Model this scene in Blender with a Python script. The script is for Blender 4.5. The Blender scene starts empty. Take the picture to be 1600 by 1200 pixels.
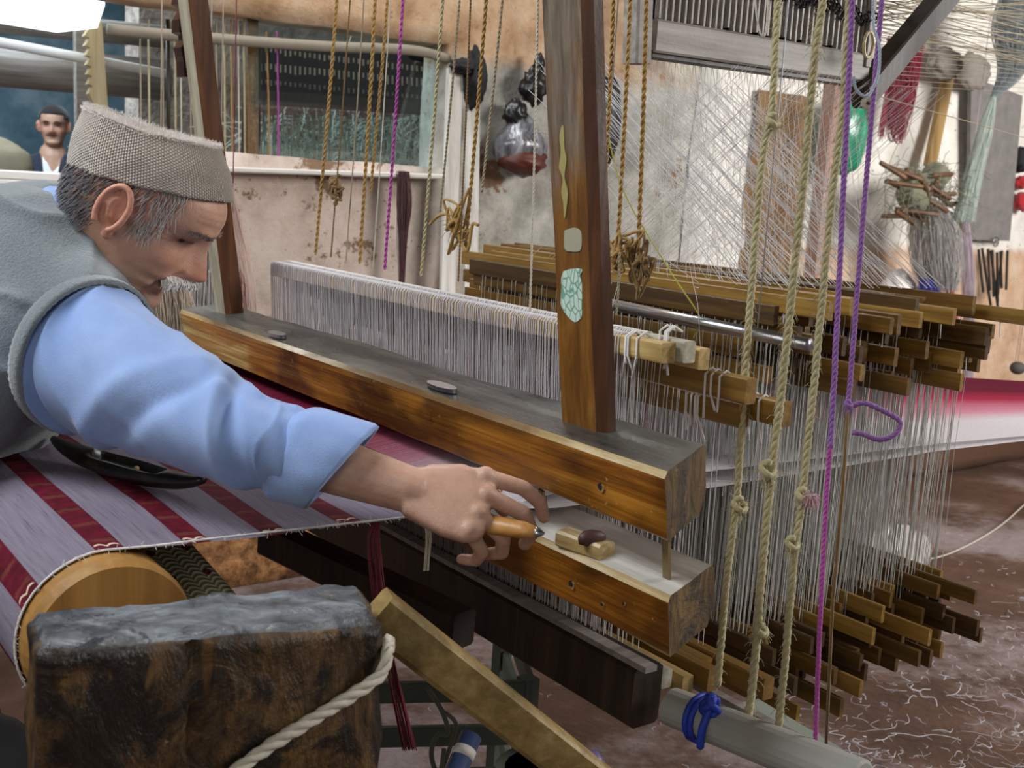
import bpy, bmesh, math, random
from mathutils import Vector, Matrix, Quaternion, noise
random.seed(7)
PI = math.pi
S = bpy.context.scene
COL = S.collection
# ------------------------------------------------------------------ camera, world, lights, exposure
CAM_H = 1.3
FPX = 1800.0
AX = Vector((0.80930326, -0.05138359, 0.58513926))     # world X in camera (right, down, forward)
AY = Vector((-0.58441635, -0.17056495, 0.79332536))
AZ = Vector((0.05904035, -0.98400575, -0.16806818))
cd = bpy.data.cameras.new('camera'); cam = bpy.data.objects.new('camera', cd); COL.objects.link(cam)
right = Vector((AX[0], AY[0], AZ[0])); down = Vector((AX[1], AY[1], AZ[1])); fwd = Vector((AX[2], AY[2], AZ[2]))
m = Matrix((right, -down, -fwd)).transposed().to_4x4(); m.translation = Vector((0, 0, CAM_H))
cam.matrix_world = m
cd.sensor_width = 36.0; cd.lens = 36.0 * FPX / 1600.0; cd.clip_start = 0.02
cd.dof.use_dof = True; cd.dof.focus_distance = 1.6; cd.dof.aperture_fstop = 11
S.camera = cam
S.view_settings.view_transform = 'Standard'; S.view_settings.look = 'None'
S.view_settings.gamma = 1.0; S.view_settings.use_curve_mapping = False
S.view_settings.exposure = 0.28
w = bpy.data.worlds.new('world'); S.world = w; w.use_nodes = True
w.node_tree.nodes['Background'].inputs[0].default_value = (0.95, 0.97, 1.0, 1)
w.node_tree.nodes['Background'].inputs[1].default_value = 0.14
def area(name, loc, target, size, sy, power, col):
    l = bpy.data.lights.new(name, 'AREA'); l.shape = 'RECTANGLE'; l.size = size; l.size_y = sy
    l.energy = power; l.color = col
    o = bpy.data.objects.new(name, l); COL.objects.link(o); o.location = loc
    o.rotation_euler = (Vector(target) - Vector(loc)).to_track_quat('-Z', 'Y').to_euler()
    return o
area('daylight_roof_opening', (-0.45, 1.7, 2.93), (0.75, 1.6, 0.9), 1.5, 1.3, 78, (0.92, 0.96, 1.0))
area('daylight_doorway', (4.6, -0.5, 2.7), (3.9, 2.9, 1.0), 1.8, 1.8, 250, (1.0, 0.97, 0.94))
area('added_camera_fill', (-1.5, -1.0, 2.3), (0.6, 1.5, 1.0), 1.0, 1.8, 16, (1.0, 0.95, 0.88))  # warm fill added from the camera side for face and cap
area('added_sheen_light', (1.5, 3.0, 2.95), (1.3, 2.2, 0.9), 0.9, 0.4, 22, (0.92, 0.96, 1.0))  # soft light added to put sheen on the beam top and cap
area('daylight_next_room', (0.6, 5.6, 3.2), (0.9, 5.4, 1.0), 1.8, 1.6, 130, (0.78, 0.91, 1.0))

def ray(px, py):
    c = Vector(((px - 800) / FPX, (py - 600) / FPX, 1.0))
    return Vector((AX.dot(c), AY.dot(c), AZ.dot(c)))
def at(px, py, X=None, Y=None, Z=None, d=None):        # a point of the place from its bearing and one known coordinate
    r = ray(px, py)
    if d is not None: t = d
    elif X is not None: t = X / r.x
    elif Y is not None: t = Y / r.y
    else: t = (Z - CAM_H) / r.z
    return Vector((0, 0, CAM_H)) + r * t

# ------------------------------------------------------------------ material helpers
def lin(c):
    return c / 12.92 if c <= 0.04045 else ((c + 0.055) / 1.055) ** 2.4
def C(h):
    h = h.lstrip('#'); return tuple(lin(int(h[i:i + 2], 16) / 255) for i in (0, 2, 4)) + (1.0,)
class NT:
    def __init__(s, name):
        s.m = bpy.data.materials.new(name); s.m.use_nodes = True
        s.t = s.m.node_tree; s.n = s.t.nodes; s.bsdf = s.n['Principled BSDF']; s.l = s.t.links
        s.tc = s.n.new('ShaderNodeTexCoord')
    def co(s, scale=(1, 1, 1), src='Object', rot=(0, 0, 0)):
        mp = s.n.new('ShaderNodeMapping'); mp.inputs['Scale'].default_value = scale; mp.inputs['Rotation'].default_value = rot
        s.l.new(s.tc.outputs[src], mp.inputs['Vector']); return mp.outputs[0]
    def noise(s, co, scale=5, detail=4, rough=.6, dist=0):
        n = s.n.new('ShaderNodeTexNoise'); n.inputs['Scale'].default_value = scale; n.inputs['Detail'].default_value = detail
        n.inputs['Roughness'].default_value = rough; n.inputs['Distortion'].default_value = dist
        s.l.new(co, n.inputs['Vector']); return n.outputs['Fac']
    def ramp(s, fac, stops, interp='LINEAR'):
        r = s.n.new('ShaderNodeValToRGB'); r.color_ramp.interpolation = interp
        e = r.color_ramp.elements
        while len(e) < len(stops): e.new(0.5)
        for k, (p, c) in enumerate(stops):
            e[k].position = p; e[k].color = C(c) if isinstance(c, str) else (c, c, c, 1)
        s.l.new(fac, r.inputs[0]); return r.outputs[0]
    def mix(s, fac, a, b, mode='MIX'):
        x = s.n.new('ShaderNodeMix'); x.data_type = 'RGBA'; x.blend_type = mode
        for inp, v in ((x.inputs[0], fac), (x.inputs[6], a), (x.inputs[7], b)):
            if isinstance(v, (int, float)): inp.default_value = v
            elif isinstance(v, str): inp.default_value = C(v)
            elif isinstance(v, tuple): inp.default_value = v
            else: s.l.new(v, inp)
        return x.outputs[2]
    def math(s, op, a, b=0.0, c=None):
        x = s.n.new('ShaderNodeMath'); x.operation = op
        vals = (a, b) if c is None else (a, b, c)
        for i, v in enumerate(vals):
            if isinstance(v, (int, float)): x.inputs[i].default_value = v
            else: s.l.new(v, x.inputs[i])
        return x.outputs[0]
    def sep(s, co):
        x = s.n.new('ShaderNodeSeparateXYZ'); s.l.new(co, x.inputs[0]); return x.outputs
    def mapr(s, v, a, b, c=0.0, d=1.0):
        x = s.n.new('ShaderNodeMapRange'); x.interpolation_type = 'SMOOTHSTEP'
        s.l.new(v, x.inputs[0]); x.inputs[1].default_value = a; x.inputs[2].default_value = b
        x.inputs[3].default_value = c; x.inputs[4].default_value = d; return x.outputs[0]
    def out(s, col, rough=.6, bump=None, bs=.3, bd=.01, metal=0, spec=None, sheen=0, rfac=None, alpha=None, trans=0):
        b = s.bsdf
        if isinstance(col, str): b.inputs['Base Color'].default_value = C(col)
        else: s.l.new(col, b.inputs['Base Color'])
        if rfac is not None: s.l.new(rfac, b.inputs['Roughness'])
        else: b.inputs['Roughness'].default_value = rough
        b.inputs['Metallic'].default_value = metal
        if spec is not None: b.inputs['Specular IOR Level'].default_value = spec
        if sheen: b.inputs['Sheen Weight'].default_value = sheen
        if alpha is not None: b.inputs['Alpha'].default_value = alpha
        if trans: b.inputs['Transmission Weight'].default_value = trans
        if bump is not None:
            n = s.n.new('ShaderNodeBump'); n.inputs['Strength'].default_value = bs; n.inputs['Distance'].default_value = bd
            s.l.new(bump, n.inputs['Height']); s.l.new(n.outputs[0], b.inputs['Normal'])
        return s.m
def wood(name, dark, mid, light, axis='Y', grain=60, rough=.5, blotch=4, bstr=.45, stain=None, bump=.25, spec=.5, lo=.25, hi=.75):
    t = NT(name); sc = [1, 1, 1]; sc['XYZ'.index(axis)] = .05
    g = t.noise(t.co(tuple(sc)), grain, 5, .65, .3)
    col = t.ramp(g, [(lo, dark), (.5, mid), (hi, light)])
    sc2 = [1, 1, 1]; sc2['XYZ'.index(axis)] = .3
    b = t.noise(t.co(tuple(sc2)), blotch, 5, .6, .4)
    col = t.mix(t.ramp(b, [(.42, 0.0), (.62, bstr)]), col, stain or dark)
    f = t.noise(t.co((1, 1, 1)), 130, 3, .7)
    rr = t.ramp(b, [(.3, max(.1, rough - .12)), (.7, min(1, rough + .15))])
    return t.out(col, rough, t.math('ADD', t.math('MULTIPLY', g, .7), t.math('MULTIPLY', f, .3)), bump, .004, rfac=rr, spec=spec)
def fibre(name, c1, c2, scale=250, rough=.85, sheen=.3, bs=.4):
    t = NT(name); n = t.noise(t.co(), scale, 3, .7); big = t.noise(t.co(), 14, 3, .6)
    col = t.mix(t.math('MULTIPLY', t.math('ADD', n, big), .5), c1, c2)
    return t.out(col, rough, n, bs, .003, sheen=sheen)
def plain(name, c, rough=.6, metal=0, var=.12, scale=18, spec=None):
    t = NT(name); n = t.noise(t.co(), scale, 4, .6)
    v = t.mix(t.math('MULTIPLY', n, var * 2), c, '#1a1512')
    return t.out(v, rough, t.noise(t.co(), 120, 3, .6), .15, .003, metal=metal, spec=spec)

# ------------------------------------------------------------------ mesh helpers
class MB:
    def __init__(s): s.v = []; s.f = []; s.mi = []; s.sm = []
    def add(s, verts, faces, mi=0, smooth=False):
        o = len(s.v); s.v += [Vector(p) for p in verts]
        s.f += [tuple(i + o for i in f) for f in faces]; s.mi += [mi] * len(faces); s.sm += [smooth] * len(faces); return s
    def box(s, c, d, mi=0, rot=None, taper=1.0):
        x, y, z = d[0] / 2, d[1] / 2, d[2] / 2
        vs = [Vector((a * x * (taper if k > 0 else 1), b * y * (taper if k > 0 else 1), k * z)) for k in (-1, 1) for a, b in ((-1, -1), (1, -1), (1, 1), (-1, 1))]
        if rot is not None: vs = [rot @ v for v in vs]
        c = Vector(c)
        return s.add([v + c for v in vs], [(0, 3, 2, 1), (4, 5, 6, 7), (0, 1, 5, 4), (1, 2, 6, 5), (2, 3, 7, 6), (3, 0, 4, 7)], mi)
    def bar(s, a, b, wx, wz, up=(0, 0, 1), mi=0, jit=0, bev=0.0):   # chamfered rectangular bar from a to b
        a = Vector(a); b = Vector(b); t = (b - a).normalized(); u = Vector(up); sd = t.cross(u).normalized(); u = sd.cross(t).normalized()
        e = bev
        if e:
            pr = [(-wx / 2 + e, -wz / 2), (wx / 2 - e, -wz / 2), (wx / 2, -wz / 2 + e), (wx / 2, wz / 2 - e), (wx / 2 - e, wz / 2), (-wx / 2 + e, wz / 2), (-wx / 2, wz / 2 - e), (-wx / 2, -wz / 2 + e)]
        else:
            pr = [(-wx / 2, -wz / 2), (wx / 2, -wz / 2), (wx / 2, wz / 2), (-wx / 2, wz / 2)]
        n = len(pr); vs = []
        for p in (a, b):
            for (q, r) in pr: vs.append(p + sd * (q + random.uniform(-jit, jit)) + u * (r + random.uniform(-jit, jit)))
        fs = [tuple(range(n)), tuple(range(2 * n - 1, n - 1, -1))] + [(i, i + n, (i + 1) % n + n, (i + 1) % n) for i in range(n)]
        return s.add(vs, fs, mi)
    def tube(s, pts, r, n=6, mi=0, caps=True, smooth=True, flat=1.0):
        pts = [Vector(p) for p in pts]; k = len(pts)
        rr = r if isinstance(r, (list, tuple)) else [r] * k
        t0 = (pts[1] - pts[0]).normalized(); u = t0.orthogonal().normalized(); vs = []
        for i, p in enumerate(pts):
            t = (pts[min(i + 1, k - 1)] - pts[max(i - 1, 0)]).normalized()
            u = (u - t * u.dot(t))
            u = u.normalized() if u.length > 1e-6 else t.orthogonal().normalized()
            w_ = t.cross(u)
            for j in range(n):
                a = 2 * PI * j / n; vs.append(p + u * math.cos(a) * rr[i] + w_ * math.sin(a) * rr[i] * flat)
        fs = [(i * n + j, i * n + (j + 1) % n, (i + 1) * n + (j + 1) % n, (i + 1) * n + j) for i in range(k - 1) for j in range(n)]
        if caps: fs += [tuple(range(n - 1, -1, -1)), tuple((k - 1) * n + j for j in range(n))]
        return s.add(vs, fs, mi, smooth)
    def loft(s, rings, mi=0, caps=True, smooth=True):
        n = len(rings[0]); k = len(rings); vs = [p for r in rings for p in r]
        fs = [(i * n + j, i * n + (j + 1) % n, (i + 1) * n + (j + 1) % n, (i + 1) * n + j) for i in range(k - 1) for j in range(n)]
        if caps: fs += [tuple(range(n - 1, -1, -1)), tuple((k - 1) * n + j for j in range(n))]
        return s.add(vs, fs, mi, smooth)
    def ell(s, c, r, rot=None, nu=16, nv=10, mi=0):
        vs = []; c = Vector(c)
        for i in range(nv + 1):
            th = PI * i / nv
            for j in range(nu):
                ph = 2 * PI * j / nu
                v = Vector((r[0] * math.sin(th) * math.cos(ph), r[1] * math.sin(th) * math.sin(ph), r[2] * math.cos(th)))
                vs.append(c + (rot @ v if rot is not None else v))
        fs = [(i * nu + j, (i + 1) * nu + j, (i + 1) * nu + (j + 1) % nu, i * nu + (j + 1) % nu) for i in range(nv) for j in range(nu)]
        return s.add(vs, fs, mi, True)
    def build(s, name, mats, parent=None, origin=None, weld=False):
        if origin is None: origin = Vector((0, 0, 0)) if parent is not None else Vector((0, 0, 0))
        me = bpy.data.meshes.new(name)
        off = Vector(origin) + (WLOC.get(parent.name, Vector((0, 0, 0))) if parent is not None else Vector((0, 0, 0)))
        me.from_pydata([v - off for v in s.v], [], s.f)
        for mt in (mats if isinstance(mats, (list, tuple)) else [mats]): me.materials.append(mt)
        me.polygons.foreach_set('material_index', s.mi); me.polygons.foreach_set('use_smooth', s.sm); me.update()
        if weld:
            bm = bmesh.new(); bm.from_mesh(me); bmesh.ops.remove_doubles(bm, verts=bm.verts, dist=1e-5); bm.to_mesh(me); bm.free()
        o = bpy.data.objects.new(name, me); COL.objects.link(o); o.location = origin
        if parent is not None: o.parent = parent
        WLOC[o.name] = off
        return o
WLOC = {}
def thing(name, label, cat, loc=(0, 0, 0), group=None, kind=None):
    o = bpy.data.objects.new(name, None); COL.objects.link(o); o.location = loc; o.empty_display_size = .05
    WLOC[o.name] = Vector(loc); return tag(o, label, cat, group, kind)
def tag(o, label=None, cat=None, group=None, kind=None):
    if label: o['label'] = label
    if cat: o['category'] = cat
    if group: o['group'] = group
    if kind: o['kind'] = kind
    return o
def one(mb, name, mat, label, cat, group=None, kind=None, **k):     # a thing that is one mesh, origin at its base
    xs = [v.x for v in mb.v]; ys = [v.y for v in mb.v]; zs = [v.z for v in mb.v]
    return tag(mb.build(name, mat, None, Vector(((min(xs) + max(xs)) / 2, (min(ys) + max(ys)) / 2, min(zs))), **k), label, cat, group, kind)
def struct(mb, name, mat, **k):
    o = mb.build(name, mat, None, **k); o['kind'] = 'structure'; return o
def bez(pts, n=8):                                                  # Catmull-Rom through points
    pts = [Vector(p) for p in pts]; out = []
    for i in range(len(pts) - 1):
        p0 = pts[max(i - 1, 0)]; p1 = pts[i]; p2 = pts[i + 1]; p3 = pts[min(i + 2, len(pts) - 1)]
        for j in range(n):
            t = j / n
            out.append(.5 * ((2 * p1) + (p2 - p0) * t + (2 * p0 - 5 * p1 + 4 * p2 - p3) * t * t + (3 * p1 - p0 - 3 * p2 + p3) * t ** 3))
    out.append(pts[-1]); return out
def rope(mb, pts, r, strands=3, pitch=.03, n=5, step=None, fuzz=0, sub=8):   # twisted strands about a path
    path = bez(pts, sub)
    L = [0]
    for i in range(1, len(path)): L.append(L[-1] + (path[i] - path[i - 1]).length)
    step = step or pitch / 7; m_ = max(4, int(L[-1] / step)); dense = []; j = 0
    for i in range(m_ + 1):
        d = L[-1] * i / m_
        while j < len(L) - 2 and L[j + 1] < d: j += 1
        t = (d - L[j]) / max(1e-9, L[j + 1] - L[j]); dense.append(path[j].lerp(path[j + 1], min(1, t)))
    u = (dense[1] - dense[0]).orthogonal().normalized(); fr = []
    for i, p in enumerate(dense):
        t = (dense[min(i + 1, m_)] - dense[max(i - 1, 0)]).normalized(); u = (u - t * u.dot(t)).normalized(); fr.append((u.copy(), t.cross(u)))
    for k in range(strands):
        q = []
        for i, p in enumerate(dense):
            a = 2 * PI * (k / strands + L[-1] * i / m_ / pitch); q.append(p + (fr[i][0] * math.cos(a) + fr[i][1] * math.sin(a)) * r * .52)
        mb.tube(q, r * .56, n)
    for k in range(fuzz):
        i = random.randrange(len(dense)); p = dense[i]; d = Vector((random.gauss(0, 1), random.gauss(0, 1), random.gauss(0, 1))).normalized()
        mb.tube([p, p + d * r * 1.8, p + d * r * 2.6 + Vector((0, 0, -r))], r * .07, 3)
    return mb
def thread(mb, a, b, r=.0007, mi=0, sag=0.0):                       # thin three-sided thread
    if sag:
        a = Vector(a); b = Vector(b); c = (a + b) / 2 + Vector((0, 0, -sag)); return mb.tube([a, (a + c) / 2 - Vector((0, 0, sag * .25)), c, (b + c) / 2 - Vector((0, 0, sag * .25)), b], r, 3, mi, False)
    return mb.tube([a, b], r, 3, mi, False)
def poly(mb, pts, r, mi=0): return mb.tube(pts, r, 3, mi, False)
def knot(mb, c, r, tr, turns=3):
    c = Vector(c); pts = []
    ax = [Vector((random.gauss(0, 1), random.gauss(0, 1), random.gauss(0, 1))).normalized() for _ in range(2)]
    for i in range(turns * 9):
        a = i * 2 * PI / 9; b = i * 2 * PI / (turns * 9) * 2
        pts.append(c + Vector((math.cos(a) * math.cos(b), math.sin(a) * math.cos(b), math.sin(b) * 1.1)) * r)
    mb.tube(pts, tr, 5)
# ------------------------------------------------------------------ materials used widely
M = {}
def plaster_wall():
    t = NT('old_plaster'); co = t.co(); x, y, z = t.sep(co)
    big = t.noise(co, 1.6, 5, .6); mid = t.noise(co, 7, 6, .65); fine = t.noise(co, 60, 5, .7)
    xw = t.math('ADD', x, t.math('MULTIPLY', t.math('SUBTRACT', big, .5), 1.1))
    zw = t.math('ADD', z, t.math('MULTIPLY', t.math('SUBTRACT', mid, .5), .10))
    pink = t.ramp(mid, [(.3, '#a8968a'), (.5, '#c6b3a6'), (.7, '#d4c6bb')])
    grey = t.ramp(mid, [(.3, '#77756d'), (.5, '#a3a198'), (.72, '#c9c6bd')])
    white = t.ramp(mid, [(.3, '#d9d4c9'), (.55, '#eeeae2'), (.8, '#f6f3ee')])
    tan = t.ramp(mid, [(.3, '#b79273'), (.5, '#d0ae90'), (.7, '#dcc4ac')])
    earth = t.ramp(t.noise(co, 19, 6, .75), [(.34, '#33200f'), (.46, '#7c5330'), (.58, '#ab7a4a'), (.72, '#d0a878')])
    col = t.mix(t.mapr(xw, 1.75, 2.35), pink, grey)
    right_ = t.mix(t.mapr(zw, 1.10, 1.16), tan, white)
    col = t.mix(t.mapr(xw, 3.5, 3.95), col, right_)
    pit = t.mapr(t.noise(co, 4.2, 7, .72), .585, .63)                      # flaked plaster
    col = t.mix(t.math('MULTIPLY', pit, t.mapr(x, 4.2, 3.4)), col, '#7a5f47')
    col = t.mix(t.math('MULTIPLY', t.mapr(zw, 1.66, 1.74), t.mapr(xw, 3.4, 2.6)), col, t.ramp(mid, [(.3, '#8a6a48'), (.5, '#b09070'), (.7, '#c4ad90')]))
    col = t.mix(t.math('MULTIPLY', t.mapr(zw, .62, .40), t.mapr(xw, 3.2, 2.4)), col, earth)
    col = t.mix(t.math('MULTIPLY', t.mapr(zw, .30, .12), t.mapr(xw, 2.4, 3.2)), col, '#5f4331')
    speck = t.mapr(t.noise(co, 38, 4, .75), .63, .67)
    col = t.mix(t.math('MULTIPLY', speck, .6), col, '#5d4c3e')
    return t.out(col, .9, t.math('ADD', t.math('MULTIPLY', mid, .7), t.math('MULTIPLY', fine, .4)), .55, .02)
M['plaster'] = plaster_wall()
def dirt_floor():
    t = NT('packed_earth'); co = t.co()
    a = t.noise(co, 2.2, 6, .65); b = t.noise(co, 26, 6, .7)
    col = t.ramp(a, [(.32, '#402b1d'), (.5, '#573c2b'), (.68, '#6c5240')])
    col = t.mix(t.ramp(b, [(.45, 0.0), (.7, .55)]), col, '#452d20')
    dust = t.mapr(t.math('ADD', t.noise(co, 1.1, 5, .6), t.math('MULTIPLY', b, .25)), .57, .76)
    col = t.mix(t.math('MULTIPLY', dust, .75), col, '#9a8e90')
    return t.out(col, .95, t.math('ADD', a, t.math('MULTIPLY', b, .5)), .7, .03)
M['dirt'] = dirt_floor()
def beam_material():
    t = NT('varnished_beam'); g = t.noise(t.co((1, .04, 1)), 52, 6, .7, .4); g2 = t.noise(t.co((1, .02, 1)), 190, 3, .6)
    col = t.ramp(g, [(.28, '#4a2a08'), (.45, '#854f12'), (.58, '#a56c20'), (.75, '#c08c3c')])
    big = t.noise(t.co((1, .45, 1)), 4.2, 4, .6, .5)
    col = t.mix(t.mapr(big, .50, .40, 0, .75), col, '#3a2008'); col = t.mix(t.mapr(big, .53, .66, 0, .8), col, t.ramp(g2, [(.35, '#9c7434'), (.65, '#d6b978')]))
    sc = t.mapr(t.noise(t.co((1, .8, 1)), 75, 4, .7), .64, .70, 0, .6); col = t.mix(sc, col, '#c8a468')
    return t.out(col, .4, t.math('ADD', g, t.math('MULTIPLY', g2, .5)), .4, .004, rfac=t.ramp(big, [(.4, .26), (.6, .5)]))
M['beam'] = beam_material()
M['beam_top'] = wood('blackened_beam_top', '#161614', '#2b2a27', '#56534b', 'Y', 40, .30, 7, .55, '#6d6a62', .35)
M['beam_worn'] = wood('worn_bare_edge', '#6e5530', '#a8905f', '#e3d8bd', 'Y', 60, .38, 9, .85, '#5d3d15', .3)
M['beam_end'] = None
M['race'] = wood('chalky_race_top', '#8f8b82', '#b9b6ae', '#d8d6d0', 'Y', 40, .6, 8, .5, '#6e5a42', .2)
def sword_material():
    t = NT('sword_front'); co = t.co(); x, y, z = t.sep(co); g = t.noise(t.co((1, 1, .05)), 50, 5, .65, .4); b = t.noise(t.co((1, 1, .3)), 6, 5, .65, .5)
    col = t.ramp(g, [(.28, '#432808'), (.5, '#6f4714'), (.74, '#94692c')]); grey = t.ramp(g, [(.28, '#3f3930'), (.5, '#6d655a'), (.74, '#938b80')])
    zz = t.math('ADD', z, t.math('MULTIPLY', t.math('SUBTRACT', b, .5), 1.2)); col = t.mix(t.mapr(zz, .42, .66, 0, .8), col, grey); col = t.mix(t.mapr(b, .58, .68, 0, .6), col, '#2f1c08')  # grey sheen of the upper half painted in by height
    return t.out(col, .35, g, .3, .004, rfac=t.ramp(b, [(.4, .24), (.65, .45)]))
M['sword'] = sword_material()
M['sword_far'] = wood('sword_pale', '#76705f', '#a49d88', '#c6c0ad', 'Z', 46, .5, 3.5, .4, '#6e6247', .25)  # far upright's front, window light on it painted in as pale grey
M['sword_side'] = wood('sword_side', '#341d0d', '#57331a', '#7a4e2a', 'Z', 46, .4, 5, .5, '#2c1a0e', .25)
M['stick'] = wood('heddle_stick', '#3f2a0c', '#664818', '#8a682c', 'Y', 70, .45, 5, .55, '#372608', .25)
M['stick2'] = wood('heddle_stick_dark', '#2a1c08', '#483112', '#664c20', 'Y', 70, .45, 5, .55, '#2a1c08', .25)
M['stick3'] = wood('heddle_stick_pale', '#60451a', '#8d6a2c', '#b08e4a', 'Y', 70, .45, 5, .45, '#5a431d', .25)
M['shaft'] = wood('shaft_pale', '#8e7440', '#c0a468', '#dcc795', 'Y', 70, .5, 5, .4, '#7d6030', .25)
M['shaft_grey'] = wood('shaft_thread_covered', '#8f8b78', '#b3ae9a', '#cdc9b8', 'Y', 70, .7, 5, .3, '#7d776a', .25)
M['greywood'] = wood('grey_wood', '#6e665f', '#948d86', '#b7b1ab', 'X', 50, .55, 4, .4, '#5a524a', .2)
M['darkwood'] = wood('dark_wood', '#17110b', '#2d2013', '#473420', 'Z', 50, .5, 4, .5, '#120c08', .3)
def post_material(name, stops, dark, streak, rough, top=False):
    t = NT(name); a = t.noise(t.co((1, 1, .35) if not top else (.5, 1, 1)), 34, 6, .72, .6); b = t.noise(t.co((1, 1, .8)), 13, 6, .7, .8); c = t.noise(t.co((1, 1, .1)), 40, 4, .6)
    col = t.ramp(a, stops); col = t.mix(t.mapr(b, .47, .57, 0, .92), col, dark); col = t.mix(t.mapr(c, .62, .72, 0, .6), col, streak)
    col = t.mix(t.mapr(t.noise(t.co(), 60, 5, .75), .66, .70, 0, .7), col, '#a49a86')
    return t.out(col, rough, t.math('ADD', a, b), .8, .008, rfac=t.ramp(b, [(.4, rough + .15), (.6, rough - .05)]))
M['postwood'] = post_material('weathered_post', [(.3, '#1f150a'), (.5, '#452f14'), (.7, '#6a4e24')], '#120e09', '#6b4a1c', .42)
M['post_top'] = post_material('weathered_top_sheen', [(.3, '#2b2d2f'), (.5, '#54595d'), (.7, '#8b9196')], '#33363a', '#6a5a3c', .28, True)  # blue-grey paints the light reflected on the weathered top
M['beam_end'] = post_material('end_grain', [(.3, '#2e2110'), (.5, '#5c4522'), (.7, '#82683a')], '#2c2010', '#6f5628', .7)
M['roller'] = wood('roller_end', '#7c5522', '#a97b3a', '#c9a05c', 'Z', 22, .55, 6, .5, '#6b4718', .3)
M['plank'] = wood('brace_plank', '#6b542c', '#9a8048', '#bda672', 'Y', 40, .6, 8, .5, '#4d3d20', .3)
M['thread_white'] = fibre('white_thread', '#c3bfbe', '#e6e3e1')
M['thread_lav'] = fibre('lavender_thread', '#aca5ab', '#d8d2d6')
M['thread_cream'] = fibre('cream_thread', '#b8b094', '#ddd6be')
M['thread_green'] = fibre('greyish_green_thread', '#8d9484', '#bcc2b2')
M['straw'] = fibre('straw_rope', '#8e845c', '#cbc196')
M['gold'] = fibre('gold_cord', '#7d5c24', '#bb944a')
M['brown_cord'] = fibre('brown_cord', '#5a4016', '#8b6930')
M['purple'] = fibre('purple_cord', '#6d3f86', '#a874bd')
M['magenta'] = fibre('magenta_cord', '#8c2a78', '#c457b4')
M['crimson'] = fibre('crimson_yarn', '#5c0620', '#9c1438')
M['yellow'] = fibre('yellow_thread', '#8e8a20', '#c5c24a')
M['white_rope'] = fibre('white_rope', '#a8a08c', '#dcd6c6')
M['steel'] = plain('dull_steel', '#b9bdc2', .28, 1.0, .1)

# ------------------------------------------------------------------ the room
WY = 3.3
def gridwall(name, x0, x1, z0, z1, y, holes, mat, step=.05, th=.16, amp=.012, seed=0, facing=-1):
    nx = int(round((x1 - x0) / step)); nz = int(round((z1 - z0) / step)); mb = MB(); idx = {}
    def inside(x, z): return any(a < x < b and c < z < d for a, b, c, d in holes)
    def vid(i, k, back):
        key = (i, k, back)
        if key not in idx:
            x = x0 + i * step; z = z0 + k * step
            n = noise.noise(Vector((x * 1.7 + seed, z * 1.7, seed))) * amp + noise.noise(Vector((x * 6 + seed, z * 6, 3))) * amp * .35
            idx[key] = len(mb.v); mb.v.append(Vector((x + noise.noise(Vector((x * 5, z * 5, 7))) * .012, y + (n if not back else th), z + noise.noise(Vector((x * 5, z * 5, 17))) * .012)))
        return idx[key]
    cells = {(i, k) for i in range(nx) for k in range(nz) if not inside(x0 + (i + .5) * step, z0 + (k + .5) * step)}
    for (i, k) in cells:
        mb.f.append((vid(i, k, 0), vid(i + 1, k, 0), vid(i + 1, k + 1, 0), vid(i, k + 1, 0)))
        mb.f.append((vid(i, k, 1), vid(i, k + 1, 1), vid(i + 1, k + 1, 1), vid(i + 1, k, 1)))
        for (di, dk, a, b) in ((-1, 0, (i, k), (i, k + 1)), (1, 0, (i + 1, k + 1), (i + 1, k)), (0, -1, (i + 1, k), (i, k)), (0, 1, (i, k + 1), (i + 1, k + 1))):
            if (i + di, k + dk) not in cells: mb.f.append((vid(*a, 0), vid(*b, 0), vid(*b, 1), vid(*a, 1)))
    mb.mi = [0] * len(mb.f); mb.sm = [True] * len(mb.f)
    return struct(mb, name, mat)
# the back wall, open on the left to the next workroom
wall = gridwall('wall_back', -1.6, 7.0, 0, 3.0, WY, [(-1.6, 1.0, 1.24, 1.95), (.9, 2.1, 1.35, 1.755)], M['plaster'])
mb = MB(); n = 60
for i in range(n + 1):
    for k in range(n + 1):
        x = -2.5 + 11.5 * i / n; y = -2.5 + 12.0 * k / n
        mb.v.append(Vector((x, y, noise.noise(Vector((x * 1.3, y * 1.3, 0))) * .018)))
mb.f = [(i * (n + 1) + k, (i + 1) * (n + 1) + k, (i + 1) * (n + 1) + k + 1, i * (n + 1) + k + 1) for i in range(n) for k in range(n)]
mb.mi = [0] * len(mb.f); mb.sm = [True] * len(mb.f)
struct(mb, 'floor', M['dirt'])
mb = MB(); mb.box((2.0, .45, 3.06), (9.6, 6.0, .1)); struct(mb, 'ceiling', plain('smoky_ceiling', '#6b5b4a', .9, 0, .3))
M['white_paint'] = plain('chalky_white', '#d9d5cc', .75, 0, .1)
mb = MB()                                                                    # curved plaster lip under and over the opening
a = at(330, 264, Y=WY - .03); b = at(692, 276, Y=WY - .03)
mb.bar(a, b, .09, .016, bev=.004); struct(mb, 'trim_1', M['white_paint'])
M['plaster_lip'] = plain('plaster_lip', '#8d8474', .85, 0, .15)
mb = MB(); mb.tube(bez([at(168, 46, Y=WY), at(330, 60, Y=WY - .01), at(500, 72, Y=WY - .01), at(640, 78, Y=WY), at(700, 92, Y=WY + .01)], 6), .016, 8)
struct(mb, 'trim_2', M['plaster_lip'])

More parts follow.
